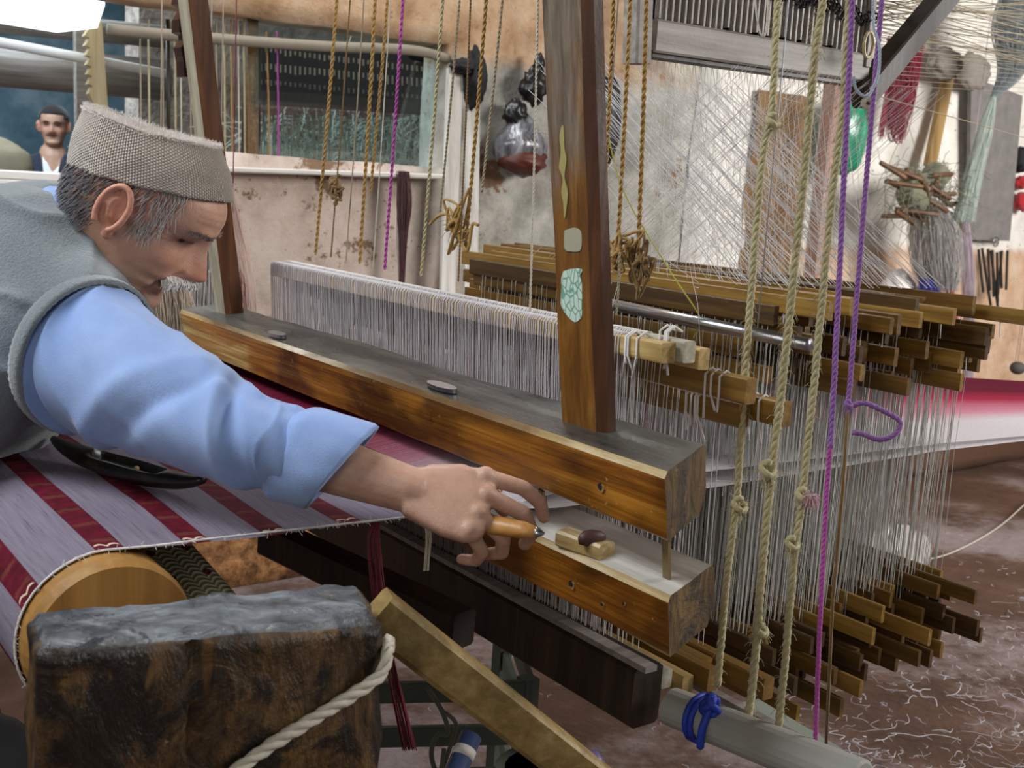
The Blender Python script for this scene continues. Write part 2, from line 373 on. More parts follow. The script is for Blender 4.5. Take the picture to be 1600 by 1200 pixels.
# ------------------------------------------------------------------ the batten, swung a little away from the weaver
TH = math.radians(8)
BU = Vector((-math.sin(TH), 0, math.cos(TH))); BN = Vector((math.cos(TH), 0, math.sin(TH))); BO = Vector((.834, 0, 1.0136))
def bl(u, y, v): return BO + BN * u + BU * v + Vector((0, y, 0))
batten = thing('loom_batten', 'heavy amber-brown wooden loom batten with two long beams and tall uprights', 'loom batten', bl(.05, 1.57, -.22))
def beam(name, u0, u1, v0, v1, ys, mats, slant=.045, amp=.0018, worn=.007, far_cut=0):
    # profile: front, worn edge, top, back bevel, back, bottom bevel, bottom, front bevel
    pr = [(u0, v0 + .004), (u0, v1 - worn), (u0 + worn * .8, v1), (u1 - .006, v1), (u1, v1 - .006), (u1, v0 + .022), (u1 - .018, v0), (u0 + .004, v0)]
    mi = [0, 2, 1, 2, 0, 0, 0, 2]
    mb = MB(); k = len(ys); P = len(pr)
    sub = []
    for j in range(P):                                                      # subdivide each side so the surface can be uneven
        a, b = pr[j], pr[(j + 1) % P]; L = math.hypot(b[0] - a[0], b[1] - a[1]); c = max(1, int(L / .014))
        for q in range(c): sub.append((a[0] + (b[0] - a[0]) * q / c, a[1] + (b[1] - a[1]) * q / c, mi[j]))
    n_ = len(sub)
    for i, y in enumerate(ys):
        for (u, v, q) in sub:
            yy = y + (slant * (u - u0) / (u1 - u0) * max(0, 1 - (y - ys[0]) / .2))
            if far_cut and i == k - 1: yy -= far_cut * (v1 - v) / (v1 - v0)
            dn = noise.noise(Vector((u * 30, yy * 3.2, v * 30 + u0 * 90))) * amp + noise.noise(Vector((u * 60, yy * 11, v * 60))) * amp * .5
            if q == 2: dn *= 2.2
            c = Vector(((u0 + u1) / 2, (v0 + v1) / 2)); d = (Vector((u, v)) - c).normalized()
            mb.v.append(bl(u + d.x * dn, yy, v + d.y * dn))
    for i in range(k - 1):
        for j in range(n_):
            mb.f.append((i * n_ + j, (i + 1) * n_ + j, (i + 1) * n_ + (j + 1) % n_, i * n_ + (j + 1) % n_)); mb.mi.append(sub[j][2]); mb.sm.append(False)
    mb.f.append(tuple(range(n_))); mb.mi.append(3); mb.sm.append(False)
    mb.f.append(tuple((k - 1) * n_ + j for j in range(n_ - 1, -1, -1))); mb.mi.append(3); mb.sm.append(False)
    return mb
YS = [.85 + 1.44 * i / 60 for i in range(61)]
ub = beam('', 0, .104, -.078, 0, YS, None, far_cut=.03).build('upper_beam', [M['beam'], M['beam_top'], M['beam_worn'], M['beam_end']], batten)
lb = beam('', .0, .100, -.212, -.141, YS, None, slant=.03).build('lower_beam', [M['beam'], M['race'], M['beam_worn'], M['beam_end']], batten)
M['hole'] = plain('dark_hole', '#120d09', .9); M['chip'] = plain('bare_chip', '#9c7b48', .7)
def peg_hole(px, py, r, parent):                                             # worn peg hole with a pale chipped lip
    p = at(px, py, X=.834); 
    for _ in range(3):
        v = (p.z - BO.z) / BU.z; p = at(px, py, X=(BO + BU * v).x - .0005)
    mb = MB(); c = p
    for rr, dx, mi in ((r * .85, .0006, 1), (r * .66, .0012, 0)):
        ring = [c - BN * dx + Vector((0, 1, 0)) * math.cos(q * PI / 5) * rr * random.uniform(.8, 1.25) + BU * math.sin(q * PI / 5) * rr * random.uniform(.8, 1.2) + (Vector((0, -.25 * r, -.3 * r)) if mi else Vector()) for q in range(10)]
        back = [v_ + BN * .004 for v_ in ring]
        mb.add(ring + back, [tuple(range(9, -1, -1))] + [(q, (q + 1) % 10, (q + 1) % 10 + 10, q + 10) for q in range(10)], mi)
    mb.build('peg_hole', [M['hole'], M['chip']], parent)
peg_hole(938, 760, .006, ub); peg_hole(893, 912, .006, lb); peg_hole(941, 944, .0035, lb); peg_hole(975, 943, .0025, lb)
# oval iron plates let into the top of the upper beam
for (px, py, L) in ((690, 601, .036), (433, 520, .03)):
    p = at(px, py, Z=1.0136 + .004 + .1 * math.sin(TH) * .5); mb = MB()
    ring = [p + Vector((0, 1, 0)) * math.cos(q * PI / 9) * L + BN * math.sin(q * PI / 9) * .010 for q in range(18)]
    mb.add(ring + [v - BU * .006 for v in ring], [tuple(range(18))] + [(q, q + 18, (q + 1) % 18 + 18, (q + 1) % 18) for q in range(18)]); mb.build('iron_plate', M['steel'], ub)
def sword(y0, y1, u0, u1, mats, v1=1.98, twist=0):
    mb = MB(); ks = 70
    pr = [(u0, y1), (u0, y0 + .012), (u0 + .008, y0), (u1, y0), (u1, y1)]; mi = [0, 2, 1, 1, 1]
    for i in range(ks + 1):
        v = -.004 + (v1 + .004) * i / ks
        for (u, y) in pr:
            yy = y + (y - (y0 + y1) / 2) * .12 * v + noise.noise(Vector((u * 50, y * 50, v * 7))) * .002
            mb.v.append(bl(u + noise.noise(Vector((u * 20, y * 30, v * 6 + 4))) * .0015, yy, v))
    P = 5
    for i in range(ks):
        for j in range(P): mb.f.append((i * P + j, i * P + (j + 1) % P, (i + 1) * P + (j + 1) % P, (i + 1) * P + j)); mb.mi.append(mi[j]); mb.sm.append(False)
    mb.f += [tuple(range(P - 1, -1, -1)), tuple(ks * P + j for j in range(P))]; mb.mi += [1, 1]; mb.sm += [False] * 2
    return mb
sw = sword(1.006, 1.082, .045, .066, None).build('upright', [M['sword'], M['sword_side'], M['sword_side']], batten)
sw2 = sword(2.145, 2.205, .045, .078, None).build('upright', [M['sword_far'], M['sword_side'], M['sword_side']], batten)
# paper scraps and paint on the near upright
def patch(outline, mat, name, dx=.0012, mats=None):
    mb = MB(); pts = []
    for (px, py) in outline:
        p = at(px, py, X=.87)
        for _ in range(4):
            v = (p - BO - Vector((0, p.y, 0))).dot(BU); p = at(px, py, X=(bl(.045 - dx, 0, v)).x)
        pts.append(p)
    k = len(pts); mb.add(pts + [p + BN * .004 for p in pts], [tuple(range(k - 1, -1, -1))] + [(i, (i + 1) % k, (i + 1) % k + k, i + k) for i in range(k)])
    return mb.build(name, mat, sw)
t = NT('green_paper'); vor = t.n.new('ShaderNodeTexVoronoi'); vor.feature = 'DISTANCE_TO_EDGE'; vor.inputs['Scale'].default_value = 120; t.l.new(t.co((1, 1, .6)), vor.inputs['Vector'])
M['green_paper'] = t.out(t.mix(t.mapr(vor.outputs['Distance'], .10, .03), '#bfd6c4', '#6f9c8a'), .7)
M['beige_paint'] = plain('beige_smear', '#a9a68c', .6); M['yellow_paint'] = plain('yellow_drip', '#a3985c', .6)
def smooth_outline(p, n=4):
    v = bez([Vector((a, b, 0)) for a, b in p + [p[0]]], n); return [(q.x, q.y) for q in v[:-1]]
patch(smooth_outline([(880, 424), (893, 420), (909, 421), (906, 432), (909, 445), (909, 490), (905, 500), (897, 503), (885, 492), (876, 475), (877, 450), (877, 435)]), M['green_paper'], 'paper_scrap')
patch(smooth_outline([(882, 360), (897, 356), (908, 364), (907, 390), (893, 393), (882, 388)]), M['beige_paint'], 'paint_smear')
patch(smooth_outline([(873, 262), (876, 236), (874, 214), (878, 196), (881, 204), (882, 232), (885, 250), (882, 276), (887, 300), (885, 324), (882, 342), (880, 318), (877, 300), (879, 280)]), M['yellow_paint'], 'paint_drip')
# notched rack on the far upright
mb = MB(); pts = []
for q in [(322, -60), (296, -60), (296, -28), (284, -20), (279, 6), (286, 9), (291, 12), (281, 30), (280, 50), (290, 55), (291, 62), (283, 74), (285, 88), (287, 96), (288, 120), (320, 124), (320, 60)]:
    pts.append(at(q[0], q[1], Y=2.215))
k = len(pts); mb.add(pts + [p + Vector((-.004, .03, 0)) for p in pts], [tuple(range(k)), tuple(range(2 * k - 1, k - 1, -1))] + [(i, i + k, (i + 1) % k + k, (i + 1) % k) for i in range(k)])
M['rack'] = wood('rack_wood', '#1c0f08', '#33190e', '#4a2818', 'Z', 40, .4, 5, .4, '#150b06', .2)
mb.build('notched_rack', M['rack'], batten)
# reed: rails and fine dents between the two beams, with iron straps at the near end
M['reed'] = plain('reed_dents', '#3a332c', .6); mb = MB()
for i in range(360):
    y = 1.13 + i * 1.06 / 360; p = bl(.05, y, -.079); q = bl(.05, y, -.140); thread(mb, p, q, .0006)
tag(mb.build('reed_dents', M['reed'], batten), kind='stuff')
M['strap'] = wood('strap_pin', '#5b4a2c', '#86724b', '#ab9a74', 'Z', 40, .5, 6, .4)
for (px, py, py2) in ((846, 772, 806), (1041, 850, 906)):
    a = at(px, py - 6, X=.875); b = at(px + 1, py2 + 3, X=.887)
    mb = MB(); mb.bar(a, b, .004, .010, up=(0, 1, 0)); mb.build('iron_strap', M['strap'], batten)
# shuttle box blocks on the race
M['leather'] = plain('maroon_leather', '#4a2a26', .55)
pa = at(880, 838, Z=.884); pb = at(948, 862, Z=.884)
mb = MB(); mb.bar(pa, pb, .028, .020, bev=.003); mb.build('race_block', M['beam_worn'], batten)
pc = at(905, 846, Z=.893); pd = at(940, 846, Z=.893); mb = MB()
mb.loft([[pc + Vector((0, 0, .004)) + Vector((.012 * math.cos(q * PI / 4), .004 * math.cos(q * PI / 4), .011 * math.sin(q * PI / 4))) * s_ + (pd - pc) * t_ for q in range(8)] for t_, s_ in ((0, .3), (.15, .8), (.5, 1.0), (.85, .85), (1.1, .4))]); mb.build('leather_picker', M['leather'], batten)

# ------------------------------------------------------------------ cloth, roller, warp
CE, CF = 1.12, 2.22                                                          # near and far selvedge
RC = Vector((.335, 0, .834)); RR = .086
path = []
for i in range(30): path.append((.815 - (.815 - .335) * i / 30, .908 + .012 * (i / 30)))
for i in range(31):
    a = PI / 2 + i / 30 * PI * 1.45; path.append((RC.x + RR * math.cos(a), RC.z + RR * math.sin(a)))
arc = [.815]
for i in range(1, len(path)): arc.append(arc[-1] - math.hypot(path[i][0] - path[i - 1][0], path[i][1] - path[i - 1][1]))
def cloth_material():
    t = NT('striped_cloth'); uv = t.tc.outputs['UV']; u, v, _ = t.sep(uv)
    co = t.co((1, 1, 1), 'UV')
    ph = t.math('FRACT', t.math('MULTIPLY', t.math('SUBTRACT', u, .3265 - .0905 * 8), 1 / .0905))
    stripe = t.math('MULTIPLY', t.mapr(ph, .0, .012), t.mapr(ph, .325, .31))
    fine = t.noise(t.co((40, 1.2, 1), 'UV'), 9, 3, .6)                       # faint darker picks
    weave = t.noise(t.co((1, 1, 1), 'UV'), 900, 2, .5)
    base = t.ramp(fine, [(.30, '#5a5360'), (.38, '#746c7a'), (.55, '#7e7683'), (.75, '#87808c')])
    base = t.mix(t.math('MULTIPLY', weave, .25), base, '#6d6375')
    red = t.ramp(t.noise(t.co((1, 1, 1), 'UV'), 60, 3, .6), [(.3, '#420214'), (.7, '#6a0a24')])
    inner = t.mapr(t.math('ABSOLUTE', t.math('SUBTRACT', ph, .16)), .15, .11)
    gw = t.math('SINE', t.math('MULTIPLY', v, 105.0)); gold = t.math('MULTIPLY', t.mapr(t.math('ADD', gw, t.math('MULTIPLY', t.noise(co, 90, 3, .6), .9)), 1.22, 1.42), inner)
    red = t.mix(t.math('MULTIPLY', gold, .18), red, '#8a6a3c')
    # little pale double crescents woven close to the selvedge
    cres = t.math('SUBTRACT', v, t.math('ADD', CE + .012, t.math('MULTIPLY', t.math('ABSOLUTE', t.math('SINE', t.math('MULTIPLY', ph, PI / .16))), .006)))
    cmask = t.math('MULTIPLY', t.mapr(t.math('ABSOLUTE', cres), .0028, .0016), inner)
    red = t.mix(cmask, red, '#cdbfa6')
    end = t.ramp(t.noise(t.co((1, 26, 1), 'UV'), 26, 3, .6), [(.35, '#22030f'), (.65, '#560a26')])  # crimson end, darkened to paint the shade in front of the reed
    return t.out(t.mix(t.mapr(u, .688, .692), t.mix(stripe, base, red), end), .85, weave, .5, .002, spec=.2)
mb = MB(); nv = 44
for i, (x, z) in enumerate(path):
    for k in range(nv + 1):
        y = CE + (CF - CE) * k / nv; flat = 1 if i < 30 else .15
        mb.v.append(Vector((x, y + noise.noise(Vector((arc[i] * 14, 3, k * .0))) * .004 * (1 if k < 2 else 0), z + (noise.noise(Vector((x * 7, y * 5, 1))) * .004 + noise.noise(Vector((x * 3, y * 2, 5))) * .004) * flat)))
uvs = [(arc[i], CE + (CF - CE) * k / nv) for i in range(len(path)) for k in range(nv + 1)]
mb.f = [(i * (nv + 1) + k, i * (nv + 1) + k + 1, (i + 1) * (nv + 1) + k + 1, (i + 1) * (nv + 1) + k) for i in range(len(path) - 1) for k in range(nv)]
mb.mi = [0] * len(mb.f); mb.sm = [True] * len(mb.f)
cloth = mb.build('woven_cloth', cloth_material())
tag(cloth, 'lavender-grey woven cloth with crimson stripes rolled over the wooden cloth roller', 'cloth')
ul = cloth.data.uv_layers.new(name='UVMap')
for lp in cloth.data.loops: ul.data[lp.index].uv = uvs[lp.vertex_index]
mb = MB(); ed = [mb_ for mb_ in [Vector((x, CE - .001 + noise.noise(Vector((arc[i] * 14, 3, 0))) * .004, z)) for i, (x, z) in enumerate(path)]]
mb.tube(ed, .0013, 5)
for i in range(260):
    k = random.randrange(len(ed) - 1); p = ed[k].lerp(ed[k + 1], random.random()); q = p + Vector((random.gauss(0, .003), -abs(random.gauss(0, .004)), random.gauss(0, .003))); thread(mb, p, q, .0004)
mb.build('selvedge', M['thread_white'], cloth)
mb = MB(); ks = 40                                                           # wooden cloth roller
mb.tube([(RC.x, y, RC.z) for y in (1.085, 1.10, 2.24, 2.26)], [.079, .083, .083, .079], ks, smooth=False)
mb.tube([(RC.x, .96, RC.z), (RC.x, 1.09, RC.z)], .026, 16)
one(mb, 'cloth_roller', M['roller'], 'round tan wooden roller with the striped cloth wound on it', 'roller')

def warp_material():
    t = NT('warp_threads'); a = t.n.new('ShaderNodeAttribute'); a.attribute_name = 'tint'
    n = t.noise(t.co(), 200, 2, .6); col = t.mix(t.math('MULTIPLY', n, .3), a.outputs['Color'], '#4a2a35')
    return t.out(col, .85, spec=.1)
def mixc(a, b, t): return tuple(a[i] + (b[i] - a[i]) * t for i in range(4))
def warp_colour(f):                                                          # the coloured sections of the warp, near to far
    wht, pnk, red, dk = C('#f1ecf0'), C('#e79bb0'), C('#c02c52'), C('#741030')
    if f < .15: c = wht
    elif f < .24: c = mixc(wht, pnk, (f - .15) / .09)
    elif f < .42: c = mixc(pnk, red, (f - .24) / .18)
    else: c = mixc(red, dk, min(1, (f - .42) / .2))
    g = random.uniform(-.12, .12); return mixc(c, wht, max(0, g) * (1 if f < .35 else .2))
mb = MB(); cols = []
nW = 620
for i in range(nW):
    f = (i + random.uniform(-.2, .2)) / nW; y = CE - .01 + f * (CF - CE); up = i % 2
    y2 = 1.055 + f * .62
    zs = .012 if up else -.008
    pts = [(.812, y, .909), (.90, y, .908 + zs), (1.20, y, .906 + zs * 1.2), (1.72, 1.08 + (y - 1.08) * .94, .908 + zs * .6), (2.60, y2 * .72 + .27, .915), (3.4, 1.02 + f * .09, .93)]
    v0 = len(mb.v); poly(mb, pts, .00095); cols += [warp_colour(f)] * (len(mb.v) - v0)
o = tag(mb.build('warp_threads', warp_material()), 'long white, pink and crimson warp threads stretched away behind the shafts', 'warp', None, 'stuff')
ca = o.data.color_attributes.new('tint', 'FLOAT_COLOR', 'POINT')
for i, c in enumerate(cols): ca.data[i].color = c
mb = MB(); rope(mb, [(3.4, 1.06, .93), (4.2, 1.04, .98), (5.6, 1.0, 1.1)], .02, 3, .12)
mb.tube([(5.6, 1.0, 0), (5.6, 1.0, 1.3)], .05, 10)
one(mb, 'warp_stake', M['straw'], 'straw rope tying the gathered warp to a stake across the room', 'stake')

# ------------------------------------------------------------------ heddle shafts
def shaft(x, z, yn, yf, h, th, n, zl, matbar, mat_thread, label, group, loops=False, dense=1.0, drop=True, name='heddle_shaft'):
    t_ = thing(name, label, 'heddle shaft', (x, (yn + yf) / 2, zl - .02), group)
    mb = MB(); j = random.uniform(-.006, .006)
    mb.bar((x, yn, z), (x + random.uniform(-.006, .006), yf, z + j), th, h, jit=.0006, bev=.002); mb.build('upper_bar', matbar, t_)
    mb = MB(); yl = yn + random.uniform(-.03, .03)
    mb.bar((x, yl, zl), (x, yf, zl + j), th, h * .9, jit=.0006, bev=.002); mb.build('lower_bar', matbar, t_)
    mb = MB(); y0 = max(yn + .08, CE - .03)
    for i in range(n):
        y = y0 + (CF - y0) * (i + random.uniform(-.35, .35)) / n; k = random.uniform(-.004, .004)
        zt = z + h / 2 + .001; xf = x - th / 2 - .001
        if loops: poly(mb, [(x + th * .5, y, zt - .004), (x + th / 3, y + .001, zt), (xf + .003, y + .001, zt), (xf, y + .002, zt - .006), (xf, y + .002, z - h / 2)], .0013)
        poly(mb, [(xf if loops else x, y + .002, (z - h / 2) if loops else z), (x - .002, y + k, .90 + random.uniform(-.006, .006)), (x, y + k * 1.5, zl)], random.uniform(.0006, .0010))
    tag(mb.build('heddle_threads', mat_thread, t_), kind='stuff')
    return t_
shaft(1.013, 1.106, 1.045, 2.215, .026, .024, 250, .665, M['shaft'], M['thread_lav'], 'cream heddle shaft wrapped in thread loops just behind the batten', None, loops=True)
fs = [(1.040, 1.107, 1.035, 230), (1.072, 1.096, 1.04, 150), (1.105, 1.062, .985, 130), (1.135, 1.022, 1.02, 110), (1.165, 1.03, .975, 110)]
for k, (x, z, yn, n_) in enumerate(fs):
    lab = ['pale heddle shaft pressed against the thread-wrapped shaft, its end tied with white yarn', 'pale heddle shaft ending in a short square stub behind the white knots',
           'honey-brown heddle shaft with a wide bare end below the white knots', 'lowered honey-brown heddle shaft with tufts of white yarn on its end', 'lowered brown heddle shaft hung next to the steel rod'][k]
    shaft(x, z, yn, 2.22, .034 if k > 1 else .028, .02, n_, .66 + random.uniform(-.02, .02), M['shaft_grey'] if k == 0 else M['shaft'] if k < 2 else M['stick3'], M['thread_white'] if k < 4 else M['thread_lav'], lab, None, loops=(k == 0))
mb = MB(); a = at(962, 478, X=1.19); b = at(1262, 545, X=1.19)
mb.tube([Vector((1.19, .97, a.z - .006)), Vector((1.19, 1.42, a.z + .002))], .009, 14)
for yy in (1.06, 1.40): thread(mb, (1.19, yy, a.z), (1.19, yy, 3.0), .001)
one(mb, 'steel_rod', M['steel'], 'shiny steel rod lying between the pale shafts and the brown sticks', 'rod')
# the dense bundle of pattern sticks
gS = 'pattern sticks hung behind the heddle shafts'
rs = random.Random(3); cnt = 0
for col_ in range(14):
    for row in range(4):
        x = 1.235 + col_ * .036 + row * .009; z = 1.150 - row * .031 + rs.uniform(-.008, .008) + .012 * math.sin(col_ * 1.7)
        yn = 1.07 + rs.uniform(-.075, .06)
        if col_ == 13 and row == 0: yn = .955
        kk = rs.randrange(4); mt = [M['stick'], M['stick'], M['stick2'], M['stick3']][kk]; tone = ['mid-brown', 'mid-brown', 'very dark brown', 'pale honey-brown'][kk]
        t_ = thing('pattern_stick', 'flat ' + tone + ' pattern stick in the bundle of hanging sticks', 'pattern stick', (x, 1.6, .6), tone + ' ' + gS)
        mb = MB(); mb.bar((x, yn, z), (x + rs.uniform(-.008, .008), 1.84 + (x - 1.235) * 1.0 + rs.uniform(-.05, .05), z + rs.uniform(-.006, .006)), .009, rs.uniform(.024, .032), jit=.0006, bev=.0015); mb.build('upper_lath', mt, t_)
        zl = .662 - row * .026 + .035 * (col_ / 13) + rs.uniform(-.006, .006); yl = 1.02 + rs.uniform(-.07, .06)
        mb = MB(); mb.bar((x, yl, zl), (x, 1.85 + (x - 1.235) * 1.0 + rs.uniform(-.04, .05), zl), .008, rs.uniform(.022, .03), jit=.0006, bev=.0015); mb.build('lower_lath', mt, t_)
        mb = MB(); y0 = 1.075
        for i in range(44):
            y = y0 + (1.80 + (x - 1.235) * 1.0 - y0) * ((i + rs.random()) / 44) ** 1.15; y2 = y + rs.uniform(-.006, .006)
            poly(mb, [(x, y, z - .012), (x, y2, .905), (x, y + rs.uniform(-.004, .004), zl + .01)], rs.choice((.0005, .0007, .0009)))
        for i in range(3):                                                   # tufts of yarn tied round the lath
            y = rs.uniform(yn + .02, 1.5); knot(mb, (x, y, z), .011, .0012, 2); thread(mb, (x, y, z - .012), (x - .01, y - .008, z - .035), .0010)
        tag(mb.build('heddle_threads', M['thread_white'] if cnt % 3 else M['thread_green'], t_), kind='stuff'); cnt += 1

# ------------------------------------------------------------------ loom frame: post, brace, long low beams
frame = thing('weaving_loom', 'dark weathered wooden loom side post beside the cloth roller with braces under the loom', 'loom frame', (.35, .95, 0))
def rrect(w_, h_, r, n=4):
    out = []
    for cx, cy, a0 in ((w_ / 2 - r, h_ / 2 - r, 0), (-w_ / 2 + r, h_ / 2 - r, PI / 2), (-w_ / 2 + r, -h_ / 2 + r, PI), (w_ / 2 - r, -h_ / 2 + r, 3 * PI / 2)):
        for i in range(n + 1):
            a = a0 + PI / 2 * i / n; out.append((cx + r * math.cos(a), cy + r * math.sin(a)))
    return out
fl, fr, bL, bR = at(62, 1010, Y=.85), at(602, 972, Y=.85), at(38, 957, Y=.955), at(563, 905, Y=.985)
mb = MB(); NX, NY, NZ = 30, 10, 40; idx = {}
def pv(i, j, k):
    key = (i, j, k)
    if key not in idx:
        u = i / NX; v = j / NY; top = (fl * (1 - u) + fr * u) * (1 - v) + (bL * (1 - u) + bR * u) * v
        x, y = top.x, top.y; z = top.z - (top.z) * (k / NZ) ** 1.6
        ex = min(u, 1 - u) * .29; ey = min(v, 1 - v) * .12; ez = top.z - z; r = .012
        d = [max(0, 1 - e / r) for e in (ex, ey, ez)]
        s_ = sum(q * q for q in d); 
        cx, cy = (fl.x + fr.x) / 2, .91
        if s_ > 1: 
            pull = (math.sqrt(s_) - 1) * r * 1.1; x += (pull if x < cx else -pull) * d[0]; y += (pull if y < cy else -pull) * d[1]; z -= pull * d[2]
        p = Vector((x, y, z)); nn = noise.noise(p * 22) * .0035 + noise.noise(Vector((p.x * 60, p.y * 60, p.z * 9))) * .003
        crack = math.exp(-((x - .325 - (fl.z - z) * -.03 + noise.noise(Vector((0, 0, z * 14))) * .004) / .0028) ** 2) * .012 * (1 if y < .88 and k > 1 else 0)
        idx[key] = len(mb.v); mb.v.append(p + Vector((nn * (1 if u > .5 else -1) * (1 if ex < .03 else 0), (-nn if v < .5 else nn) * (1 if ey < .02 else 0) + crack, nn if k == 0 else 0)))
    return idx[key]
for i in range(NX):
    for k in range(NZ):
        for j, flip in ((0, 0), (NY, 1)):
            q = (pv(i, j, k), pv(i, j, k + 1), pv(i + 1, j, k + 1), pv(i + 1, j, k)); mb.f.append(q if not flip else q[::-1]); mb.mi.append(0)
    for j in range(NY): mb.f.append((pv(i, j, 0), pv(i + 1, j, 0), pv(i + 1, j + 1, 0), pv(i, j + 1, 0))); mb.mi.append(1)
for j in range(NY):
    for k in range(NZ):
        for i, flip in ((0, 1), (NX, 0)):
            q = (pv(i, j, k), pv(i, j, k + 1), pv(i, j + 1, k + 1), pv(i, j + 1, k)); mb.f.append(q if not flip else q[::-1]); mb.mi.append(0)
mb.sm = [True] * len(mb.f)
post = mb.build('side_post', [M['postwood'], M['post_top']], frame)
mb = MB(); a = at(602, 965, Y=.97); b = at(905, 1205, d=1.15)
b = at(905, 1208, Y=a.y - .33) if False else at(910, 1208, d=1.28)
mb.bar(a + (a - b) * .05, b + (b - a) * .25, .036, .044, bev=.004, jit=.001); mb.build('brace', M['plank'], frame)
mb = MB(); a = at(420, 838, Y=1.55); b = at(560, 905, Y=1.35); mb.bar(a, b + (b - a) * 1.0, .04, .05, bev=.004); mb.build('brace', M['darkwood'], frame)
a = at(600, 845, X=1.0); b = at(1050, 1110, X=1.0)
lowbeam = thing('treadle_beam', 'long dark timber hanging below the batten under the warp', 'timber', (1.0, 1.6, b.z - .05))
mb = MB(); mb.bar((1.0, 1.02, b.z), (1.0, 2.25, b.z), .05, .085, bev=.006, jit=.001); mb.build('timber', M['darkwood'], lowbeam)
mb = MB(); mb.bar((.985, 1.0, b.z + .0475), (.985, 2.2, b.z + .0475), .02, .008); mb.build('pale_strip', M['greywood'], lowbeam)
# ------------------------------------------------------------------ people
def interp(tab, z):
    if z <= tab[0][0]: return tab[0][1]
    for i in range(len(tab) - 1):
        if z <= tab[i + 1][0]:
            p0 = tab[max(i - 1, 0)]; p1 = tab[i]; p2 = tab[i + 1]; p3 = tab[min(i + 2, len(tab) - 1)]
            h = p2[0] - p1[0]; t = (z - p1[0]) / h
            m1 = (p2[1] - p0[1]) / max(1e-6, p2[0] - p0[0]) * h; m2 = (p3[1] - p1[1]) / max(1e-6, p3[0] - p1[0]) * h
            return (2 * t ** 3 - 3 * t * t + 1) * p1[1] + (t ** 3 - 2 * t * t + t) * m1 + (-2 * t ** 3 + 3 * t * t) * p2[1] + (t ** 3 - t * t) * m2
    return tab[-1][1]
XF = [(-.118, .050), (-.112, .070), (-.100, .083), (-.088, .082), (-.079, .076), (-.070, .083), (-.062, .080), (-.054, .086), (-.043, .084), (-.02, .083), (0, .082), (.012, .088), (.022, .0935), (.05, .093), (.08, .080), (.10, .056), (.112, .022), (.116, .0)]
NO = [(-.052, 0), (-.048, .006), (-.043, .022), (-.036, .033), (-.028, .031), (-.012, .023), (.003, .013), (.018, .003), (.03, 0)]
NS = [(-.05, .014), (-.036, .0155), (-.024, .012), (-.01, .0085), (.02, .009)]
XB = [(-.118, .030), (-.10, -.005), (-.08, -.040), (-.06, -.066), (-.03, -.088), (.02, -.100), (.06, -.095), (.09, -.070), (.108, -.036), (.116, -.004)]
HW = [(-.118, .020), (-.108, .034), (-.09, .049), (-.06, .062), (-.03, .070), (0, .0735), (.03, .077), (.06, .075), (.09, .058), (.108, .030), (.116, .004)]
def head_point(z, ph):
    xf, xb, w_ = interp(XF, z), interp(XB, z), interp(HW, z); cx = (xf * .42 + xb * .58)
    c, s_ = math.cos(ph), math.sin(ph); e = 2 / 2.35
    x = cx + ((xf - cx) if c > 0 else (cx - xb)) * math.copysign(abs(c) ** e, c); y = w_ * math.copysign(abs(s_) ** e, s_)
    if c > 0:
        no = interp(NO, z) if -.05 < z < .03 else 0; sg = interp(NS, z); x += no * math.exp(-(y / sg) ** 2)
        ay = abs(y)
        x += .005 * math.exp(-((ay - .018) / .006) ** 2 - ((z + .036) / .007) ** 2)                     # nostril wings
        x -= .0095 * math.exp(-((ay - .033) / .013) ** 2 - ((z - .001) / .011) ** 2)                    # eye sockets
        x += .0050 * math.exp(-((ay - .033) / .010) ** 2 - ((z - .000) / .007) ** 2)                    # lids
        x += .0045 * math.exp(-((ay - .030) / .018) ** 2 - ((z - .021) / .006) ** 2)                    # brow
        ck = .0055 * math.exp(-((ay - .046) / .016) ** 2 - ((z + .032) / .014) ** 2)
        x += ck; y += math.copysign(ck * .5, y)
        fold = ay - (.020 + (-.036 - z) * .45)                                                          # smile fold
        if -.075 < z < -.03: x -= .0035 * math.exp(-(fold / .0035) ** 2)
        if ay < .036:
            zm = -.062 + .20 * max(0, ay - .006)
            x -= .013 * math.exp(-((z - zm) / .0040) ** 2) * max(0, 1 - (ay / .031) ** 4)
    return Vector((x, y, z))
def head_mesh(mb, T, nl=110, nr=96):
    rings = []
    for i in range(nl + 1):
        z = -.118 + .234 * (i / nl); rings.append([T(head_point(z, 2 * PI * j / nr)) for j in range(nr)])
    mb.loft(rings)
def ear(mb, T, side):
    y0 = side * .073; c = Vector((-.010, y0, -.006)); pts = []
    for i in range(19):
        a = math.radians(-60 + i * 17); r_ = Vector((-.017 * math.cos(a) * -1, 0, .031 * math.sin(a)))
        pts.append(T(c + Vector((-.004 + .018 * -math.cos(a), side * (.008 + .006 * (-math.cos(a) * -1 * -1 + 1) * .5 + .006), .030 * math.sin(a)))))
    mb.tube(pts, [.0045] * 19, 8)
    mb.ell(T(c + Vector((-.004, side * .007, 0))), (.016, .005, .028), RH(T), 14, 10)
    mb.ell(T(c + Vector((.004, side * .006, -.030))), (.008, .006, .010), RH(T), 10, 8)
    mb.tube([T(c + Vector((-.006, side * .013, .016))), T(c + Vector((-.010, side * .014, .002))), T(c + Vector((-.004, side * .013, -.014)))], [.003, .004, .003], 6)
    mb.ell(T(c + Vector((.011, side * .008, -.004))), (.004, .005, .008), RH(T), 8, 6)
def RH(T):
    o = T(Vector((0, 0, 0))); return Matrix([(T(Vector(e)) - o).normalized() for e in ((1, 0, 0), (0, 1, 0), (0, 0, 1))]).transposed()
